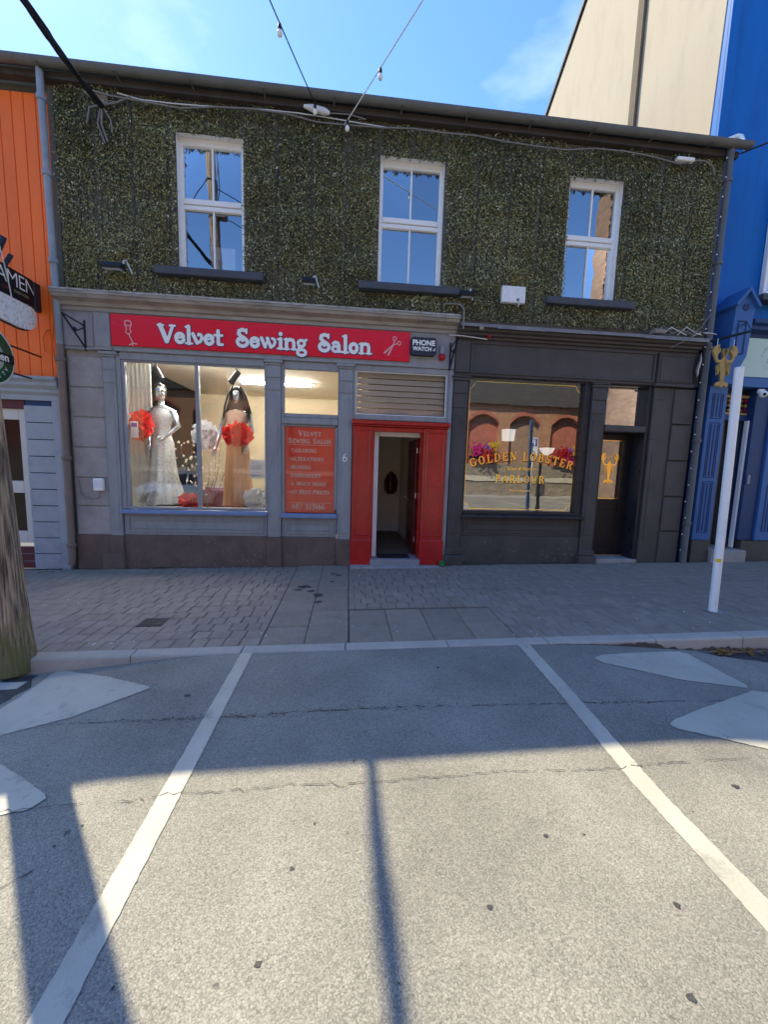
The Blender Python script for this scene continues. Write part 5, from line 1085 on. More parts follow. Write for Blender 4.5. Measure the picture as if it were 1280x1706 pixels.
# door with lobster glass
d = MB()
for a in [(4.236, 4.37, .27, .315, .15, 2.30), (4.86, 4.968, .27, .315, .15, 2.30), (4.37, 4.86, .27, .315, 2.22, 2.30), (4.37, 4.86, .27, .315, .15, 1.14)]: d.cbox(*a)
dr = d.build('door', 'door_black', s2)
m = MB(); panel_frame(m, 4.40, 4.83, .3, .98, .27, .03, .012); m.build('panel', 'door_black', dr)
m = MB(); panel_frame(m, 4.37, 4.86, 1.14, 2.22, .27, .02, .006); m.build('glass_bead', 'black_gloss', dr)
MB().add([(4.37, .285, 1.14), (4.86, .285, 1.14), (4.86, .285, 2.22), (4.37, .285, 2.22)], [(0, 1, 2, 3)]).build('pane', 'parlour_glass', dr)
m = MB(); panel_frame(m, 4.395, 4.835, 1.165, 2.195, .2845, .012, .0006); m.build('gold_line', 'gold', dr)
LOB = [([(0,.72),(0,.64),(0,.52),(0,.4)], [.05,.15,.17,.12])]+[([(0,.41-.052*k),(0,.37-.052*k)], [.135-.011*k,.125-.011*k]) for k in range(6)]+[([(-.02,.1),(-.13,.04)], [.05,.09]), ([(.02,.1),(.13,.04)], [.05,.09]), ([(0,.12),(0,.02)], [.06,.09])]
for sg_ in (-1, 1):
    LOB += [([(sg_*.05,.62),(sg_*.17,.6),(sg_*.23,.68),(sg_*.24,.76)], [.05,.05,.05,.06]), ([(sg_*.24,.74),(sg_*.275,.85),(sg_*.25,.94),(sg_*.18,1.0)], [.07,.115,.085,.02]), ([(sg_*.22,.78),(sg_*.16,.86),(sg_*.165,.93)], [.04,.045,.012])]
    LOB += [([(sg_*.07,.55-.04*k),(sg_*(.16-.012*k),.52-.05*k),(sg_*(.18-.012*k),.44-.055*k)], [.016,.013,.008]) for k in range(4)]
    LOB += [([(sg_*.02,.72),(sg_*.06,.84),(sg_*.04,.93)], [.012,.01,.006])]
glyph_mb(LOB, lambda a, b, d_: (4.60+a*.52, .2835-d_, 1.45+b*.52)).build('lobster_decal', 'gold', dr)
cbox(4.2, 5.03, -.06, .30, gz(4.6)-.05, .14, c=.01).build('step', 'concrete', s2)
box(4.236, 4.968, .262, .32, .141, .152).build('threshold_strip', 'gold_sign', s2)
# wide right pilaster with quoin blocks
cbox(5.032, 5.385, -.06, .3, gz(5.2)-.05, 3.055, c=.006).build('pilaster', BP, s2)
for zz in (2.2, 2.85): cbox(5.05, 5.17, -.068, -.055, zz, zz+.02, c=.004).build('string_bead', BP, s2)
cbox(5.10, 5.20, -.068, -.055, .5, 2.0, c=.004).build('panel', BP, s2)
box(5.385, 5.79, -.035, .3, gz(5.5)-.05, 3.055).build('quoin_backing', BP, s2)
z = gz(5.6)-.03
for k, h in enumerate((.58, .60, .61, .60, .60)):
    z2 = min(z+h, 3.05); cbox(5.388 if k % 2 else 5.38, 5.735, -.085, -.03, z+.010, z2-.010, c=.008).build('quoin', BP, s2); z += h
# gold border and lettering on the glass
gl = thing('window_lettering', 'gold lettering and border on the parlour window reading Golden Lobster Parlour', 'lettering', (2.87, .055, 1.4))
Bd = [(1.93, 1.06), (1.99, 1.03), (2.03, .965), (3.70, .965), (3.74, 1.03), (3.80, 1.06), (3.82, 1.1), (3.82, 2.9), (3.76, 2.96), (3.72, 3.03), (2.03, 3.03), (1.99, 2.97), (1.93, 2.9), (1.93, 1.06)]
m = MB(); 
V, F = stroke_geo(Bd, .012, False); m.add([(a, .0585, b) for a, b in V], F); m.build('border', 'gold', gl)
Rr = 2.9; L1 = 1.78; cxg = 2.885
sz_ = .135; tot = put_text('GOLDEN LOBSTER', SLAB, PL(0, 0), None, '', '', sz_, 0, .5); trk = (L1-tot)/12/sz_
def onarc(u):
    a = (u-L1/2)/Rr; ca, sa = math.cos(-a), math.sin(-a); ox = cxg+Rr*math.sin(a); oz = 1.785-Rr*(1-math.cos(a))
    return lambda p, q, d_: (ox+p*ca-q*sa, .058-d_, oz+p*sa+q*ca)
put_text('GOLDEN LOBSTER', SLAB, onarc, gl, 'letter', 'gold', sz_, trk, .5, caps=False, shadow=('text_black', .07, -.09, .05), grow=.035)
tot = put_text('PARLOUR', SLAB, PL(0, 0), None, '', '', .125, 0, .5); trk = (.86-tot)/6/.125
put_text('PARLOUR', SLAB, PL(2.44, 1.41, .058), gl, 'letter', 'gold', .125, trk, .5, caps=False, shadow=('text_black', .06, -.07, .04), grow=.035)
text_mesh('Tattoo & Piercing', .075, lambda x, y, d_: (2.86+x, .0575, 1.625+y), 'script', 'gold', gl, .002, shear=.4)
r5 = random.Random(5); V_ = [(2.70+.012*k, 1.262+.028*abs(math.sin(k*1.25))*(1.6 if k in (0, 1, 14, 15) else 1)+.002*k*0) for k in range(31)]
V, F = stroke_geo(V_, .009); MB().add([(a, .0575, b) for a, b in V], F).build('script', 'gold', gl)
sheet_notice(1.90, 2.0, .94, 1.05, .075, 'white paper tag in the lower left corner of the parlour window', 0)
# parlour room, pendants, flowers
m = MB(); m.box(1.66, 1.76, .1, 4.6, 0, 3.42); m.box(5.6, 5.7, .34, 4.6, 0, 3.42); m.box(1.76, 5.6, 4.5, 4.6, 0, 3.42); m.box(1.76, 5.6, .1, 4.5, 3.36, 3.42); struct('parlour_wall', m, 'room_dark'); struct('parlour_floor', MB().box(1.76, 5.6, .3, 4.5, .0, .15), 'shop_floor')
def pendant(x, y, zt, zb, kind, label):
    t = thing('pendant_lamp', label, 'pendant lamp', (x, y, 3.36), 'pendant lamps in the parlour'); MB().tube([(x, y, zt), (x, y, zb)], .004, 5).build('cord', 'cable_black', t)
    if kind == 'cone': MB().lathe([(.09, 0), (.08, .02), (.025, .09), (.015, .12)], (x, y, zb), 'z', 16).build('shade', 'black_metal', t)
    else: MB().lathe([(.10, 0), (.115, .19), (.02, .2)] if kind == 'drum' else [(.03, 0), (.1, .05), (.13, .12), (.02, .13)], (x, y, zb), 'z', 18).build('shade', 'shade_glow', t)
pendant(2.06, .3, 3.36, 2.88, 'cone', 'black cone pendant lamp at the upper left of the parlour window'); pendant(3.03, .3, 3.36, 2.86, 'cone', 'black cone pendant lamp at the upper right of the parlour window')
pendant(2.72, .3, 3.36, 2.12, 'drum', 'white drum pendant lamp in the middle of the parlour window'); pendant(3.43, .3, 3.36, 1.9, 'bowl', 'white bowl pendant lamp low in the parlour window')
# loose wiring on the cornices
t = thing('loose_wiring', 'tangle of loose white wires on the right end of the black cornice', 'wiring', (5.3, -.2, 3.88)); 
for k in range(6): 
    x = 4.85+k*.13; MB().tube([(x, -.15, 3.86), (x+.12, -.18, 3.93+rnd.uniform(-.03, .06)), (x+.27, -.2, 3.88+rnd.uniform(-.03, .03)), (x+.4, -.17, 3.90+rnd.uniform(-.04, .06))], .008, 5).build('wire', 'cable_white' if k % 2 else 'cable_grey', t)
MB().tube([(5.05, -.27, 3.62), (5.35, -.28, 3.78), (5.55, -.26, 3.98), (5.74, -.2, 4.2)], .006, 5).build('wire', 'cable_grey', t); cbox(4.82, 5.0, -.2, -.06, 3.86, 3.93, c=.01).build('box', 'weathered_ply', t)
t = thing('hanging_wires', 'dark hanging wires at the right end of the black fascia', 'wiring', (5.7, -.12, 3.2))
for k, mt_ in enumerate(('cable_black', 'cable_grey', 'cable_white', 'cable_black')): MB().tube([(5.70, -.14, 3.62), (5.66+.02*k, -.16, 3.48), (5.62+.035*k, -.14, 3.34), (5.68+.01*k, -.13, 3.2+.03*k)], .011, 6).build('wire', mt_, t)
t = thing('cornice_wiring', 'grey conduit and small red and orange fittings where the two cornices meet', 'wiring', (1.7, -.25, 3.7))
MB().tube([(1.42, -.08, 4.12), (1.6, -.1, 4.12), (1.66, -.16, 4.08), (1.67, -.27, 3.98), (1.67, -.285, 3.70)], .014, 6).build('conduit', 'cable_grey', t); MB().tube([(1.5, -.1, 3.66), (1.7, -.12, 3.655), (1.9, -.12, 3.64), (2.1, -.13, 3.62)], .009, 6).build('lead', 'cable_white', t)
cbox(1.92, 1.98, -.30, -.265, 3.70, 3.75, c=.006).build('fitting', 'weathered_ply', t); MB().ball((2.12, -.15, 3.66), .03, 8, 6).build('fitting', 'red_light', t)
# ================================================================== ORANGE BUILDING (left)
ob = thing('orange_building', 'orange boarded building with grey-blue shopfront at the left edge', 'building', (-5.5, 0, gz(-5.5)))
box(-4.24, -4.06, .05, .3, -.2, 6.6).build('party_wall', 'wall_render', ob)
box(-8.9, -4.17, .10, .35, 2.5, 6.62).build('upper_wall', 'wall_render', ob)
bm_ = MB().cbox(-.074, .074, .055, .098, 2.74, 6.50, .006).mesh('cladding_board', 'orange_board')
for k in range(30): link('cladding_board', bm_, ob, (-4.265-k*.154, 0, 0))
cbox(-4.19, -4.172, .03, .12, 2.74, 6.50, c=.004).build('corner_trim', 'orange_board', ob)
cpo = [(.12, 2.74), (-.16, 2.74), (-.16, 2.70), (-.12, 2.66), (-.12, 2.62), (-.07, 2.57), (-.07, 2.53), (-.03, 2.49), (-.03, 2.42), (.12, 2.42)]
MB().prism(cpo, 'x', -8.9, -4.19).build('cornice', 'blue_grey', ob)
cbox(-4.335, -4.20, -.04, .1, gz(-4.3)-.05, 2.42, c=.01).build('pilaster', 'blue_grey', ob); cbox(-4.25, -4.195, -.06, .0, gz(-4.3)-.05, 2.44, c=.008).build('edge_moulding', 'blue_grey', ob)
box(-4.72, -4.335, .01, .3, -.15, 2.42).build('quoin_backing', 'blue_dark', ob)
for k in range(10):
    z0 = gz(-4.5)-.02+k*.245; cbox(-4.725, -4.338, -.02, .012, z0+.006, min(2.415, z0+.24), c=.006).build('quoin', 'blue_grey', ob)
d = MB()
for a in [(-4.86, -4.74, .06, .12, .30, 2.30), (-5.70, -5.56, .06, .12, .30, 2.30), (-5.56, -4.86, .06, .12, 2.14, 2.30), (-5.56, -4.86, .06, .12, 1.06, 1.24), (-5.56, -4.86, .06, .12, .30, .48), (-5.25, -5.16, .062, .118, .48, 2.14)]: d.cbox(*a)
dr = d.build('door', 'cream_door', ob)
for (a, b) in ((-5.56, -5.25), (-5.16, -4.86)):
    for (c, e) in ((1.24, 2.14), (.48, 1.06)): box(a, b, .09, .1, c, e).build('pane', 'dark_glass', dr)
for k in range(3): cbox(-5.72, -4.74, .04, .10, gz(-5.2)+.0+k*.115, gz(-5.2)+.105+k*.115, c=.006).build('base_slat', 'maroon', ob)
cbox(-5.8, -4.74, .02, .12, 2.30, 2.42, c=.006).build('door_head', 'maroon', ob)
box(-8.9, -5.72, .06, .3, -.2, 2.45).build('lower_wall', 'blue_grey', ob)
t = thing('orange_cable', 'loose orange cable hanging down the orange boards', 'cable', (-4.27, .03, 2.9))
MB().tube([(-4.26, .04, 5.6), (-4.262, .035, 4.6), (-4.27, .03, 3.9), (-4.27, .03, 3.55), (-4.31, .02, 3.25), (-4.27, .0, 3.0), (-4.22, -.02, 2.88), (-4.2, -.02, 2.80), (-4.27, -.04, 2.76)], .008, 6).build('cable', 'cable_orange', t)
MB().tube([(-4.42, .03, 3.12), (-4.44, .03, 3.3), (-4.37, .02, 3.42), (-4.27, .02, 3.45), (-4.20, .0, 3.38), (-4.17, -.02, 3.2), (-4.18, -.03, 2.9), (-4.22, -.05, 2.8)], .009, 6).build('cable', 'cable_orange', t)
# projecting ramen sign
rs = thing('projecting_sign', 'black projecting sign lettered RAMEN above a white bowl board on the orange wall', 'sign', (-4.46, 0, 3.4)); XS = -4.45
MB().cbox(XS-.05, XS, -1.1, -.06, 3.69, 4.05, .006).build('panel', 'black_metal', rs)
text_mesh('RAMEN', .265, lambda x, y, d_: (XS+.002, -.40+x*.92, 3.835+y), 'lettering', 'letter_white', rs, -.002, space=.9)
text_mesh('COME', .05, lambda x, y, d_: (XS+.002, -.50+x, 3.755+y), 'lettering', 'sub_red', rs, 0); text_mesh('STREET FOOD', .05, lambda x, y, d_: (XS+.002, -.27+x*.75, 3.76+y), 'lettering', 'sub_gold', rs, 0)
P = [(-1.1, 3.68), (-.13, 3.675), (-.07, 3.66), (-.03, 3.61), (-.02, 3.54), (-.05, 3.45), (-.11, 3.38), (-.2, 3.345), (-.32, 3.335), (-.6, 3.35), (-.85, 3.40), (-1.1, 3.5)]
MB().prism(P, 'x', XS-.045, XS-.002).build('bowl_board', 'doodle', rs)
MB().prism([(y*1.0-.005, z-.02) for y, z in P], 'x', XS-.06, XS-.046).build('bowl_edge', 'black_metal', rs)
cbox(XS-.06, XS+.01, -.06, .07, 3.66, 4.04, c=.008).build('wall_mount', 'alarm_grey', rs)
for y0, z0, y1, z1, w_ in ((-.62, 4.05, -.46, 4.38, .05), (-.50, 4.0, -.36, 4.22, .035)): MB().tube([(XS-.03, y0, z0), (XS-.03, y1, z1)], w_, 4).build('chopstick', 'alarm_grey', rs)
MB().tube([(XS+.02, -.62, 4.35), (XS+.02, -.5, 3.9), (XS+.02, -.46, 3.66)], .008, 5).build('noodle', 'cable_white', rs)
# projecting round beer sign
bs = thing('projecting_sign', 'round green and white beer sign hanging off the orange wall below the black sign', 'sign', (-4.45, 0, 2.6)); cy_, cz_ = -.83, 2.85
MB().lathe([(.36, -.05), (.37, -.03), (.37, .0), (.345, .004)], (XS, cy_, cz_), 'x', 36).build('rim', 'white_paint', bs); MB().lathe([(.34, .0), (.34, .006), (.01, .006)], (XS, cy_, cz_), 'x', 36).build('disc', 'beer_green', bs)
MB().lathe([(.2, .004), (.2, .009), (.01, .009)], (XS, cy_, cz_), 'x', 30, True, 1.0, 1.0).build('centre', 'beer_pale', bs)
cbox(XS, XS+.011, cy_-.345, cy_+.345, cz_-.05, cz_+.065, c=.002).build('band', 'text_black', bs)
text_mesh('Heineken', .135, lambda x, y, d_: (XS+.013, cy_+x*1.02, cz_-.03+y), 'lettering', 'letter_white', bs, .004)
for i, ch in enumerate('QUALITY'):
    a = R(-128+i*16); text_mesh(ch, .075, lambda x, y, d_, a=a: (XS+.0085, cy_+math.cos(a)*.285+x*math.cos(a+1.571)-y*math.sin(a+1.571), cz_+math.sin(a)*.285+x*math.sin(a+1.571)+y*math.cos(a+1.571)), 'lettering', 'letter_white', bs)
for z in (3.05, 2.70): MB().tube([(XS-.02, -.5, z), (XS-.05, .05, z)], .012, 6).build('bracket', 'black_metal', bs)

# ================================================================== BLUE BUILDING (right)
bb = thing('blue_building', 'tall blue painted building with cream gable at the right edge', 'building', (7.5, 0, gz(7.5)))
XG = 5.87
box(XG, 14, .25, .5, 3.9, 11.4).build('upper_wall', 'blue_wall', bb)
cbox(XG+.003, XG+.16, .20, .26, 3.9, 11.3, c=.01).build('corner_strip', 'blue_wall', bb)
MB().prism([(.42, 5.0), (.26, 11.3), (4.4, 13.75), (8.6, 11.0), (8.6, 5.0)], 'x', XG-.012, XG+.2).build('gable', 'cream_render', bb)
MB().prism([(.1, 11.3), (4.4, 13.95), (8.9, 10.98), (8.9, 10.88), (4.4, 13.83), (.1, 11.18)], 'x', XG-.06, 14).build('roof', 'slates', bb)
MB().cbox(XG-.075, XG-.012, 2.24, 2.44, 6.6, 12.3, .01).build('flue_chase', 'flue_brown', bb)
box(XG+.2, 14, .5, 8.6, -.2, 11).build('rear_mass', 'cream_render', bb)
for k in range(6): cbox(XG+.03, XG+.25, .225, .252, 4.25+k*.42, 4.26+k*.42, c=.003).build('quoin_line', 'blue_dark', bb)
w_ = MB(); 
for a in [(7.0, 7.07, .16, .24, 4.72, 6.6), (8.0, 8.07, .16, .24, 4.72, 6.6), (7.07, 8.0, .16, .24, 4.72, 4.79), (7.07, 8.0, .16, .24, 6.53, 6.6), (7.07, 8.0, .16, .24, 5.6, 5.67)]: w_.cbox(*a)
w_ = w_.build('window', 'upvc', bb); MB().add([(7.07, .20, 4.79), (8.0, .20, 4.79), (8.0, .20, 6.53), (7.07, .20, 6.53)], [(0, 1, 2, 3)]).build('pane', 'upper_glass', w_); cbox(6.9, 8.2, .05, .25, 4.6, 4.71, c=.01).build('sill', 'slate_sill', w_)
# its shopfront
box(XG, 6.02, .0, .3, -.1, 4.0).build('return_wall', 'blue_dark', bb)
cbox(6.03, 6.37, -.05, .2, .5, 3.13, c=.008).build('pilaster', 'blue_paint', bb)
m = MB()
for z0, z1 in ((2.62, 2.98), (1.62, 2.5), (.66, 1.5)):
    for x in (6.13, 6.19, 6.25): m.cbox(x, x+.022, -.058, -.045, z0, z1, .004)
    panel_frame(m, 6.10, 6.30, z0-.03, z1+.03, -.05, .014, .008)
m.build('flute', 'blue_dark', bb); cbox(6.03, 6.37, -.06, .2, gz(6.2)-.05, .495, c=.008).build('plinth', BP, bb)
# console shaped like a little gabled house
cs = MB().prism([(6.10, 3.15), (6.38, 3.15), (6.42, 3.45), (6.50, 3.6), (6.54, 4.3), (6.56, 4.36), (6.39, 4.60), (6.20, 4.36), (6.21, 4.3), (6.16, 3.6), (6.13, 3.5)], 'y', -.16, .2).build('console', 'blue_paint', bb)
m = MB(); panel_frame(m, 6.27, 6.43, 3.62, 4.15, -.16, .02, .012); m.build('panel', 'blue_dark', cs)
MB().lathe([(.055, -.17), (.055, -.16)], (6.385, 0, 4.36), 'y', 14).build('roundel', 'blue_dark', cs)
m = MB(); m.prism([(6.37, 4.66), (6.60, 4.38), (6.57, 4.35), (6.375, 4.59)], 'y', -.22, .2); m.prism([(6.37, 4.66), (6.15, 4.38), (6.18, 4.35), (6.375, 4.59)], 'y', -.2201, .2); m.build('pediment', 'blue_paint', cs)
MB().prism([(.25, 3.95), (-.02, 3.95), (-.04, 4.0), (-.12, 4.05), (-.12, 4.1), (-.16, 4.14), (-.16, 4.2), (.25, 4.24)], 'x', 6.57, 14).build('cornice', 'blue_dark', bb)
cbox(6.38, 14, -.0, .2, 3.15, 3.95, c=.006).build('fascia', 'blue_dark', bb)
cbox(6.38, 14, -.05, .15, 3.14, 3.30, c=.01).build('fascia_rail', 'blue_paint', bb)
t = thing('green_sign', 'pale mint green shop sign with a faint round emblem on the blue building', 'sign', (7.3, -.04, 3.3))
MB().prism([(6.42, 3.31), (9.2, 3.33), (9.2, 3.94), (6.60, 3.94), (6.55, 3.86), (6.53, 3.78), (6.55, 3.68), (6.53, 3.56), (6.47, 3.45), (6.42, 3.38)], 'y', -.035, -.005).build('panel', 'mint', t)
m = MB(); c_ = (7.12, 3.63)
for k in range(22):
    if k in (5, 6, 16, 17): continue
    a0 = R(k*16.4); V, F = stroke_geo([(c_[0]+.2*math.cos(a0+j*.06), c_[1]+.2*math.sin(a0+j*.06)) for j in range(4)], .03 if 2 < k < 11 else .012, False); m.add([(a, -.037, b) for a, b in V], F)
for st, w2 in ((arc(c_[0], c_[1]-.02, .08, .06, 0, 360), .012), ([(c_[0]-.1, c_[1]-.06), (c_[0]-.03, c_[1]-.09), (c_[0]+.05, c_[1]-.08), (c_[0]+.1, c_[1]-.05)], .02), ([(c_[0]-.03, c_[1]+.04), (c_[0]+.0, c_[1]+.1), (c_[0]+.05, c_[1]+.04)], .012)):
    V, F = stroke_geo(st, w2); m.add([(a, -.0375, b) for a, b in V], F)
m.build('emblem', 'mint_mark', t)
t = thing('red_lamp', 'small dark red lamp at the top left corner of the green sign', 'lamp', (6.52, -.06, 3.88)); MB().ball((6.52, -.08, 3.9), .045, 10, 8).build('lens', 'red_light', t); MB().tube([(6.52, -.02, 3.9), (6.52, -.06, 3.9)], .02, 8).build('base', 'black_metal', t)
# doorway of the blue building
box(6.38, 7.15, .55, .6, 2.72, 3.14).build('door_head', 'blue_dark', bb)
st = MB(); 
for a in [(6.38, 7.0, .12, .2, 2.99, 3.04), (6.38, 7.0, .12, .2, 2.70, 2.74)]: st.cbox(*a)
st = st.build('stained_light', 'gold_sign', bb)
for i in range(6):
    for j in range(3):
        x = 6.385+i*.10; z = 2.745+j*.08; mt_ = 'red_pane' if (i+2*j) % 4 == 1 else 'amber_pane'
        MB().prism([(x+.05, z+.076), (x+.096, z+.038), (x+.05, z+.004), (x+.004, z+.038)], 'y', .14, .15).build('pane', mt_, st)
cbox(6.38, 7.02, .10, .22, 2.60, 2.695, c=.006).build('door_transom', 'blue_dark', bb)
cbox(6.925, 6.96, .05, .12, .35, 2.60, c=.004).build('door_post', 'white_paint', bb)
cbox(6.965, 7.25, .0, .2, .5, 3.14, c=.006).build('door_wall', 'blue_dark', bb)
m = MB(); m.box(6.37, 6.40, .2, 2.2, .3, 2.9); m.box(6.96, 7.0, .2, 2.2, .3, 2.9); m.box(6.37, 7.0, 2.2, 2.25, .3, 2.9); m.box(6.37, 7.0, .2, 2.25, 2.85, 2.9); m.build('lobby_wall', 'room_dark', bb)
cbox(6.60, 6.89, .5, .54, .35, 2.58, c=.004).build('inner_door', 'pipe_grey', bb)
m = MB(); m.cbox(6.38, 7.05, -.12, .5, gz(6.7)-.05, .33, .012); m.build('step', 'concrete', bb)
cbox(7.26, 7.62, -.04, .2, .5, 3.13, c=.008).build('pilaster', 'blue_paint', bb)
m = MB()
for z0, z1 in ((1.62, 2.5), (.66, 1.5)):
    for x in (7.36, 7.42, 7.48): m.cbox(x, x+.022, -.048, -.035, z0, z1, .004)
m.build('flute', 'blue_dark', bb); box(7.05, 14, .0, .3, -.1, .49).build('plinth', BP, bb); box(7.62, 14, .08, .3, .49, 3.15).build('shop_wall', 'blue_dark', bb)
cbox(6.985, 7.03, -.03, .0, 1.5, 1.66, c=.006).build('intercom', 'pipe_grey', bb)
t = thing('security_camera', 'white dome security camera under the green sign', 'camera', (7.0, -.05, 3.05)); MB().ball((6.99, -.08, 3.03), .06, 14, 10).build('dome', 'upvc', t); MB().ball((6.965, -.13, 3.02), .025, 10, 7).build('lens', 'black_metal', t); cbox(6.95, 7.06, -.05, -.001, 3.05, 3.12, c=.01).build('base', 'upvc', t)
# hanging golden lobster
t = thing('lobster_sign', 'hanging golden lobster sign on a black bracket beside the downpipe', 'sign', (5.95, -.42, 3.1))
lo = MB(); YL = -.40
sc_ = .62; cx_ = 5.86; cz2 = 3.04
for th, gr in ((-.012, 0.), (.012, 0.)): pass
for i, (p, w3) in enumerate(LOB):
    V, F = stroke_geo(p, [q*1.15+.006 for q in w3] if isinstance(w3, list) else w3*1.15); k = i*.0006; n = len(V)
    f3 = [(cx_+a*sc_, YL-.01-k, cz2+b*sc_) for a, b in V]; b3 = [(cx_+a*sc_, YL+.01+k, cz2+b*sc_) for a, b in V]
    lo.add(f3, F); lo.add(b3, F)
    m_ = len(p)
    if m_ > 1:
        for q in range(m_-1): lo.add([f3[2*q], f3[2*q+2], b3[2*q+2], b3[2*q]], [(0, 1, 2, 3)]); lo.add([f3[2*q+1], f3[2*q+3], b3[2*q+3], b3[2*q+1]], [(0, 1, 2, 3)])
lo.build('lobster', 'gold_sign', t)
MB().tube([(5.74, -.10, 3.78), (6.15, -.5, 3.86)], .02, 6).build('arm', 'black_metal', t); MB().tube([(6.2, -.2, 4.0), (6.42, -.18, 4.12), (6.2, -.45, 3.9)], .006, 5).build('stay', 'black_metal', t)
for x in (cx_-.14, cx_+.14): MB().tube([(x, YL, cz2+sc_*.95), (x, YL, cz2+sc_*1.16)], .005, 5).build('chain', 'alloy', t)
t = thing('overflow_pipe', 'white elbow overflow pipe above the end of the gutter', 'pipe', (6.15, .1, 6.75)); MB().tube([(5.98, .2, 7.03), (6.1, .08, 7.03), (6.13, .05, 7.0), (6.08, -.1, 6.72)], .035, 8).build('pipe', 'upvc', t)
t = thing('overhead_lead', 'dark lead with clips leaving the gutter end to the right', 'cable', (6.0, -.2, 6.5)); MB().tube([(5.9, -.2, 6.55), (6.6, -.5, 6.75), (7.6, -.9, 7.1), (9, -1.4, 7.7)], .012, 6).build('cable', 'cable_black', t)
m = MB(); [m.ball((6.55+.3*k, -.48-.11*k, 6.77+.11*k), .02, 6, 4) for k in range(4)]; m.build('clips', 'bulb', t)

# ================================================================== STREET FURNITURE
t = thing('utility_pole', 'thick wooden utility pole with mossy foot at the left edge', 'utility pole', (-2.755, -2.93, zr(-2.75)))
ctr = lambda z: (-2.715-.045*z, -2.93)
rings = []
for z in [-.15, 0, .1, .3, .6, 1, 1.5, 2, 3, 4, 5, 6, 7, 8.4]:
    c = ctr(z); r_ = .125-.0042*z+.014*math.exp(-max(0, z)*4); rings.append([(c[0]+r_*(1+.025*math.sin(3*k+z)+.012*math.sin(7*k))*math.cos(6.2832*k/24), c[1]+r_*(1+.025*math.sin(3*k+z))*math.sin(6.2832*k/24), z) for k in range(24)])
MB().loft(rings).build('shaft', 'pole_wood', t)
m = MB()
for k in range(16):
    a = R(-100+k*11+rnd.uniform(-4, 4)); z0 = rnd.uniform(.15, 3.2); l = rnd.uniform(.4, 1.3); P = []
    for j in range(9):
        z = z0+l*j/8; c = ctr(z); r_ = .125-.0042*z+.014*math.exp(-z*4)+.0; a2 = a+.03*math.sin(j*1.3+k); P.append((c[0]+r_*math.cos(a2), c[1]+r_*math.sin(a2), z))
    m.tube(P, [.001]+[.0042]*7+[.001], 5)
m.build('splits', 'pipe_dark', t, kind='stuff')
for z in (5.6, 6.0, 6.9, 7.6):
    c = ctr(z); MB().lathe([(.112, -.02), (.116, 0), (.112, .02)], (c[0], c[1], z), 'z', 18).build('band', 'gutter_metal', t)
m = MB()
for k in range(7): c = ctr(5.2+k*.4); a = 1.2+k*.9; m.tube([(c[0]+.1*math.cos(a), c[1]+.1*math.sin(a), 5.2+k*.4), (c[0]+.15*math.cos(a), c[1]+.15*math.sin(a), 5.5+k*.4), (c[0]+.11*math.cos(a+.4), c[1]+.11*math.sin(a+.4), 6.0+k*.4)], .012, 5)
m.build('cable_loops', 'cable_grey', t)
c = ctr(6.9); MB().cbox(c[0]+.08, c[0]+.3, c[1]+.02, c[1]+.18, 6.8, 7.1, .02).build('terminal_box', 'pipe_dark', t)
for k, (dx, z) in enumerate(((3.8, 7.0), (4.2, 7.5), (-3, 7.8))): MB().tube([(c[0], c[1], z), (c[0]+dx, c[1]-3.5, z-.25), (c[0]+dx*2.2, c[1]-8.8, z+.4)], .009, 5).build('service_wire', 'cable_black', t)
t = thing('white_post', 'bare leaning white metal post standing on the pavement at the right', 'post', (4.195, -2.30, gz(4.2)))
zb = gz(4.2); MB().tube([(4.197, -2.30, zb-.05), (4.133, -2.30, 2.765)], .042, 20).build('shaft', 'post_white', t); MB().lathe([(.043, 0), (.036, .012), (.01, .016)], (4.133, -2.30, 2.762), 'z', 18).build('cap', 'post_white', t)
MB().add([(4.1825+.0435*math.cos(R(a_)), -2.30+.0435*math.sin(R(a_)), z_) for z_ in (.655, .695) for a_ in range(195, 262, 11)], [(i, i+1, i+8, i+7) for i in range(6)], True).build('sticker', 'sticker', t)
n = 16; drng = [(4.20+.1*rnd.uniform(.7, 1.3)*math.cos(6.283*k/n), -2.30+.1*rnd.uniform(.7, 1.3)*math.sin(6.283*k/n), zb+.004) for k in range(n)]; MB().add(drng, [tuple(range(n))]).build('mortar_patch', 'concrete', t)

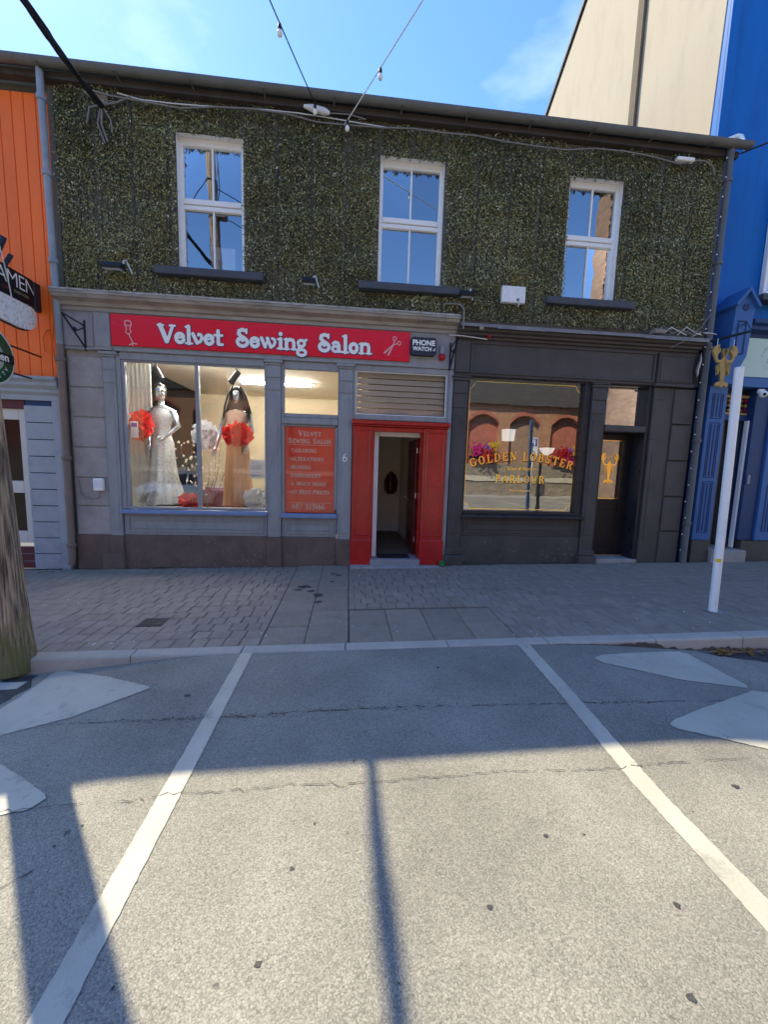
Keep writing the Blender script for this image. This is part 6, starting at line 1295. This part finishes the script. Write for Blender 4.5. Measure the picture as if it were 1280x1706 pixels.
# ================================================================== ACROSS THE STREET (seen mirrored in the windows)
struct('far_pavement', MB().box(-30, 30, -17.05, -15.2, -.3, .1), 'concrete')
br = thing('brick_building', 'long brick building with blind arches and slate roof across the street', 'building', (3, -17, .1)); YW = -17.
m = MB(); m.box(-26, 26, YW-.3, YW-.02, .0, 1.0); m.build('rubble_base', 'rubble', br)
box(-26, 26, YW-.3, YW+.03, 1.0, 1.26).build('string_course', 'stone_band', br)
m = MB(); m.box(-26, 26, YW-.6, YW-.42, 1.26, 5.6); m.build('core_wall', 'brick_brown', br)
pit = 2.67; x = 10.8-1.335-pit*12
front = MB(); rings_ = MB()
while x < 25:
    a, b = x, x+pit; o0, o1 = a+.33, b-.33; front.box(a, o0, YW-.42, YW, 2.0, 5.6); front.box(o1, b, YW-.42, YW, 2.0, 5.6)
    N = 12; ar = [(o0+(o1-o0)*k/N, 4.45+.55*math.sin(math.pi*k/N)**.8) for k in range(N+1)]
    for k in range(N): front.add([(ar[k][0], YW, ar[k][1]), (ar[k+1][0], YW, ar[k+1][1]), (ar[k+1][0], YW, 5.6), (ar[k][0], YW, 5.6)], [(0, 1, 2, 3)]); front.add([(ar[k][0], YW, ar[k][1]), (ar[k+1][0], YW, ar[k+1][1]), (ar[k+1][0], YW-.42, ar[k+1][1]), (ar[k][0], YW-.42, ar[k][1])], [(0, 1, 2, 3)])
    for k in range(N): rings_.add([(ar[k][0], YW+.02, ar[k][1]+.02), (ar[k+1][0]-.012, YW+.02, ar[k+1][1]+.02), (ar[k+1][0]-.012, YW+.02, ar[k+1][1]+.26), (ar[k][0], YW+.02, ar[k][1]+.26)], [(0, 1, 2, 3)])
    box(o0, o1, YW-.415, YW-.3, 1.26, 4.55).build('arch_infill', 'brick_brown' if int(round((x-.8)/pit)) % 2 else 'brick_red', br)
    x += pit
front.build('arcade_wall', 'brick_orange', br); rings_.build('arch_ring', 'brick_red', br); box(-26, 26, YW-.42, YW-.003, 1.26, 2.0).build('rubble_dado', 'rubble', br)
MB().prism([(YW+.25, 5.6), (YW-5.2, 9.9), (YW-10.6, 5.6)], 'x', -26.2, 26.2).build('roof', 'slates_far', br)
box(-26, 26, YW-10, YW-.6, 0, 5.6).build('rear_mass', 'brick_brown', br)
def flower_box(cx, label, seq):
    cz, cy = 2.75, YW+.25; t = thing('flower_box', label, 'flowers', (cx, cy, cz-.45), 'flower boxes on the brick building'); cbox(cx-.8, cx+.8, cy-.2, cy+.05, cz-.5, cz-.25, c=.02).build('trough', 'black_metal', t); m = MB()
    for k in range(60): x_ = cx+rnd.uniform(-.75, .75); m.tube([(x_, cy-.05, cz-.25), (x_+rnd.gauss(0, .1), cy+rnd.gauss(0, .1), cz+rnd.uniform(-.1, .4))], .012, 4)
    m.build('stems', 'stem_green', t)
    for mt_, ox, oz, sp, n in seq:
        m = MB()
        for k in range(n):
            c = Vector((cx+ox+rnd.gauss(0, sp), cy+.08+rnd.gauss(0, .12), cz+oz+rnd.gauss(0, sp*.8))); a0 = rnd.uniform(0, 6.28)
            for q in range(5):
                a = a0+q*1.2566; s_ = .07; e = Vector((math.cos(a), .35, math.sin(a)))*s_; f = Vector((-math.sin(a), 0, math.cos(a)))*s_*.55; m.add([c, c+e*.6+f, c+e*1.2, c+e*.6-f], [(0, 1, 2, 3)])
        m.build('blooms', mt_, t)
flower_box(8.13, 'magenta, purple and yellow flower box mirrored at the left of the parlour window', [('flower_magenta', -.4, .05, .22, 70), ('flower_red', .2, -.2, .25, 60), ('flower_yellow', .6, .4, .16, 40), ('flower_purple', .25, .2, .1, 16)])
flower_box(13.47, 'red, purple and yellow flower box mirrored at the right of the parlour window', [('flower_red', -.3, .0, .25, 70), ('flower_magenta', .1, -.35, .22, 50), ('flower_yellow', .6, .15, .16, 40), ('flower_purple', .15, .2, .13, 24)])
t = thing('tall_building', 'tall plain brown building across the street to the right', 'building', (16, -15, 0)); box(12.3, 20, -13.6, -11.9, -.3, 15.6).build('wall', 'brick_brown', t); MB().prism([(-11.7, 15.6), (-12.75, 16.5), (-13.8, 15.6)], 'x', 12.1, 20.2).build('roof', 'slates_far', t)
box(12.05, 12.302, -12.3, -11.6, -.2, 16.5).build('sunlit_edge_pier', 'brick_orange', t)  # orange brick stands in for the sunlit edge of the brown building
t = thing('parking_sign', 'white and blue parking sign on a post across the street', 'sign', (10.7, -15.6, .1))
MB().tube([(10.7, -15.6, .1), (10.7, -15.6, 3.05)], .05, 10).build('post', 'post_white', t); cbox(10.42, 10.98, -15.57, -15.55, 2.55, 3.6, c=.004).build('plate', 'sign_white', t); box(10.48, 10.92, -15.549, -15.545, 3.08, 3.54).build('blue_field', 'sign_blue', t)
text_mesh('P', .5, lambda x, y, d_: (10.70-x, -15.542, 3.13+y), 'letter', 'letter_white', t, .01)
for st, w2 in ((arc(.0, .12, .13, .13, 100, 380), .035), ([(.02, .42), (.02, .22), (.12, .2), (.16, .06)], .04), ([(.02, .48)], .08)):
    V, F = stroke_geo(st, w2); MB().add([(10.70-a, -15.543, 2.58+b*.9) for a, b in V], F).build('wheelchair_symbol', 'text_black', t)
t = thing('black_post', 'slim black street post across the road', 'post', (7.6, -8.5, zr(7.6))); MB().tube([(7.6, -8.5, -.1), (7.6, -8.5, 2.5)], [.055, .045], 10).build('shaft', 'black_metal', t); MB().lathe([(.07, -.1), (.08, .15), (.06, .2)], (7.6, -8.5, .1), 'z', 12).build('base', 'black_metal', t)
# parked silver car
def car(cx, cy, zb, label):
    t = thing('parked_car', label, 'car', (cx, cy, zb)); S = [(-2.08, .42, .62, .66, .66, .62), (-2.0, .3, .78, .82, .74, .66), (-1.75, .22, .88, .93, .80, .70), (-1.3, .2, .93, 1.05, .84, .66), (-.95, .2, .94, 1.36, .85, .58), (-.4, .2, .94, 1.46, .86, .58), (.35, .2, .93, 1.46, .86, .58), (.8, .2, .92, 1.30, .86, .6), (1.15, .2, .9, .99, .85, .68), (1.6, .22, .82, .87, .82, .68), (1.95, .3, .72, .76, .74, .62), (2.08, .42, .6, .64, .62, .56)]
    rings = []
    for x, z0, zbelt, zt, wb, wt in S:
        h = [(wb*.86, z0), (wb*.98, z0+.12), (wb, (z0+zbelt)/2), (wb*.97, zbelt), (wt, zt-.02), (wt*.8, zt)]; rings.append([(cx+x, cy+a, zb+b) for a, b in h]+[(cx+x, cy-a, zb+b) for a, b in h[::-1]])
    MB().loft(rings).build('body', 'car_paint', t)
    for sgn in (-1, 1):
        for (x0, x1, x2, x3) in ((-1.15, -.9, -.1, -.1), (-.02, -.02, .72, 1.02)): MB().add([(cx+x0, cy+sgn*.845, zb+.97), (cx+x3, cy+sgn*.848, zb+.96), (cx+x2, cy+sgn*.632, zb+1.36), (cx+x1, cy+sgn*.63, zb+1.36)], [(0, 1, 2, 3)]).build('side_window', 'car_glass', t)
        for wx in (-1.3, 1.28):
            w_ = MB().lathe([(.2, -.1), (.31, -.1), (.33, -.06), (.33, .06), (.31, .1), (.2, .1)], (cx+wx, cy+sgn*.80, zb+.33), 'y', 26).build('wheel', 'tyre', t)
            m = MB(); m.lathe([(.21, sgn*.06), (.21, sgn*.105), (.19, sgn*.11), (.19, sgn*.07)], (cx+wx, cy+sgn*.80, zb+.33), 'y', 24)
            for k in range(10): a = k*.6283; m.tube([(cx+wx+.04*math.cos(a), cy+sgn*.90, zb+.33+.04*math.sin(a)), (cx+wx+.195*math.cos(a), cy+sgn*.895, zb+.33+.195*math.sin(a))], .014, 5)
            m.lathe([(.06, sgn*.08), (.05, sgn*.11), (.01, sgn*.115)], (cx+wx, cy+sgn*.80, zb+.33), 'y', 14); m.build('rim', 'alloy', w_)
        MB().ball((cx+1.9, cy+sgn*.58, zb+.66), .1, 10, 7, .6).build('headlight', 'bulb', t); MB().ball((cx-1.95, cy+sgn*.6, zb+.74), .09, 10, 7, 1.1).build('tail_light', 'red_light', t)
        MB().ball((cx+.72, cy+sgn*.95, zb+.98), .08, 9, 6, .8).build('mirror', 'car_paint', t)
    MB().add([(cx-1.22, cy-.6, zb+1.08), (cx-1.22, cy+.6, zb+1.08), (cx-.97, cy+.52, zb+1.36), (cx-.97, cy-.52, zb+1.36)], [(0, 1, 2, 3)]).build('rear_window', 'car_glass', t)
    MB().add([(cx+1.12, cy-.62, zb+1.03), (cx+1.12, cy+.62, zb+1.03), (cx+.84, cy+.54, zb+1.31), (cx+.84, cy-.54, zb+1.31)], [(0, 1, 2, 3)]).build('windscreen', 'car_glass', t)
car(-6.3, -10.4, zr(-6.3), 'silver hatchback parked across the road, mirrored in the salon window')
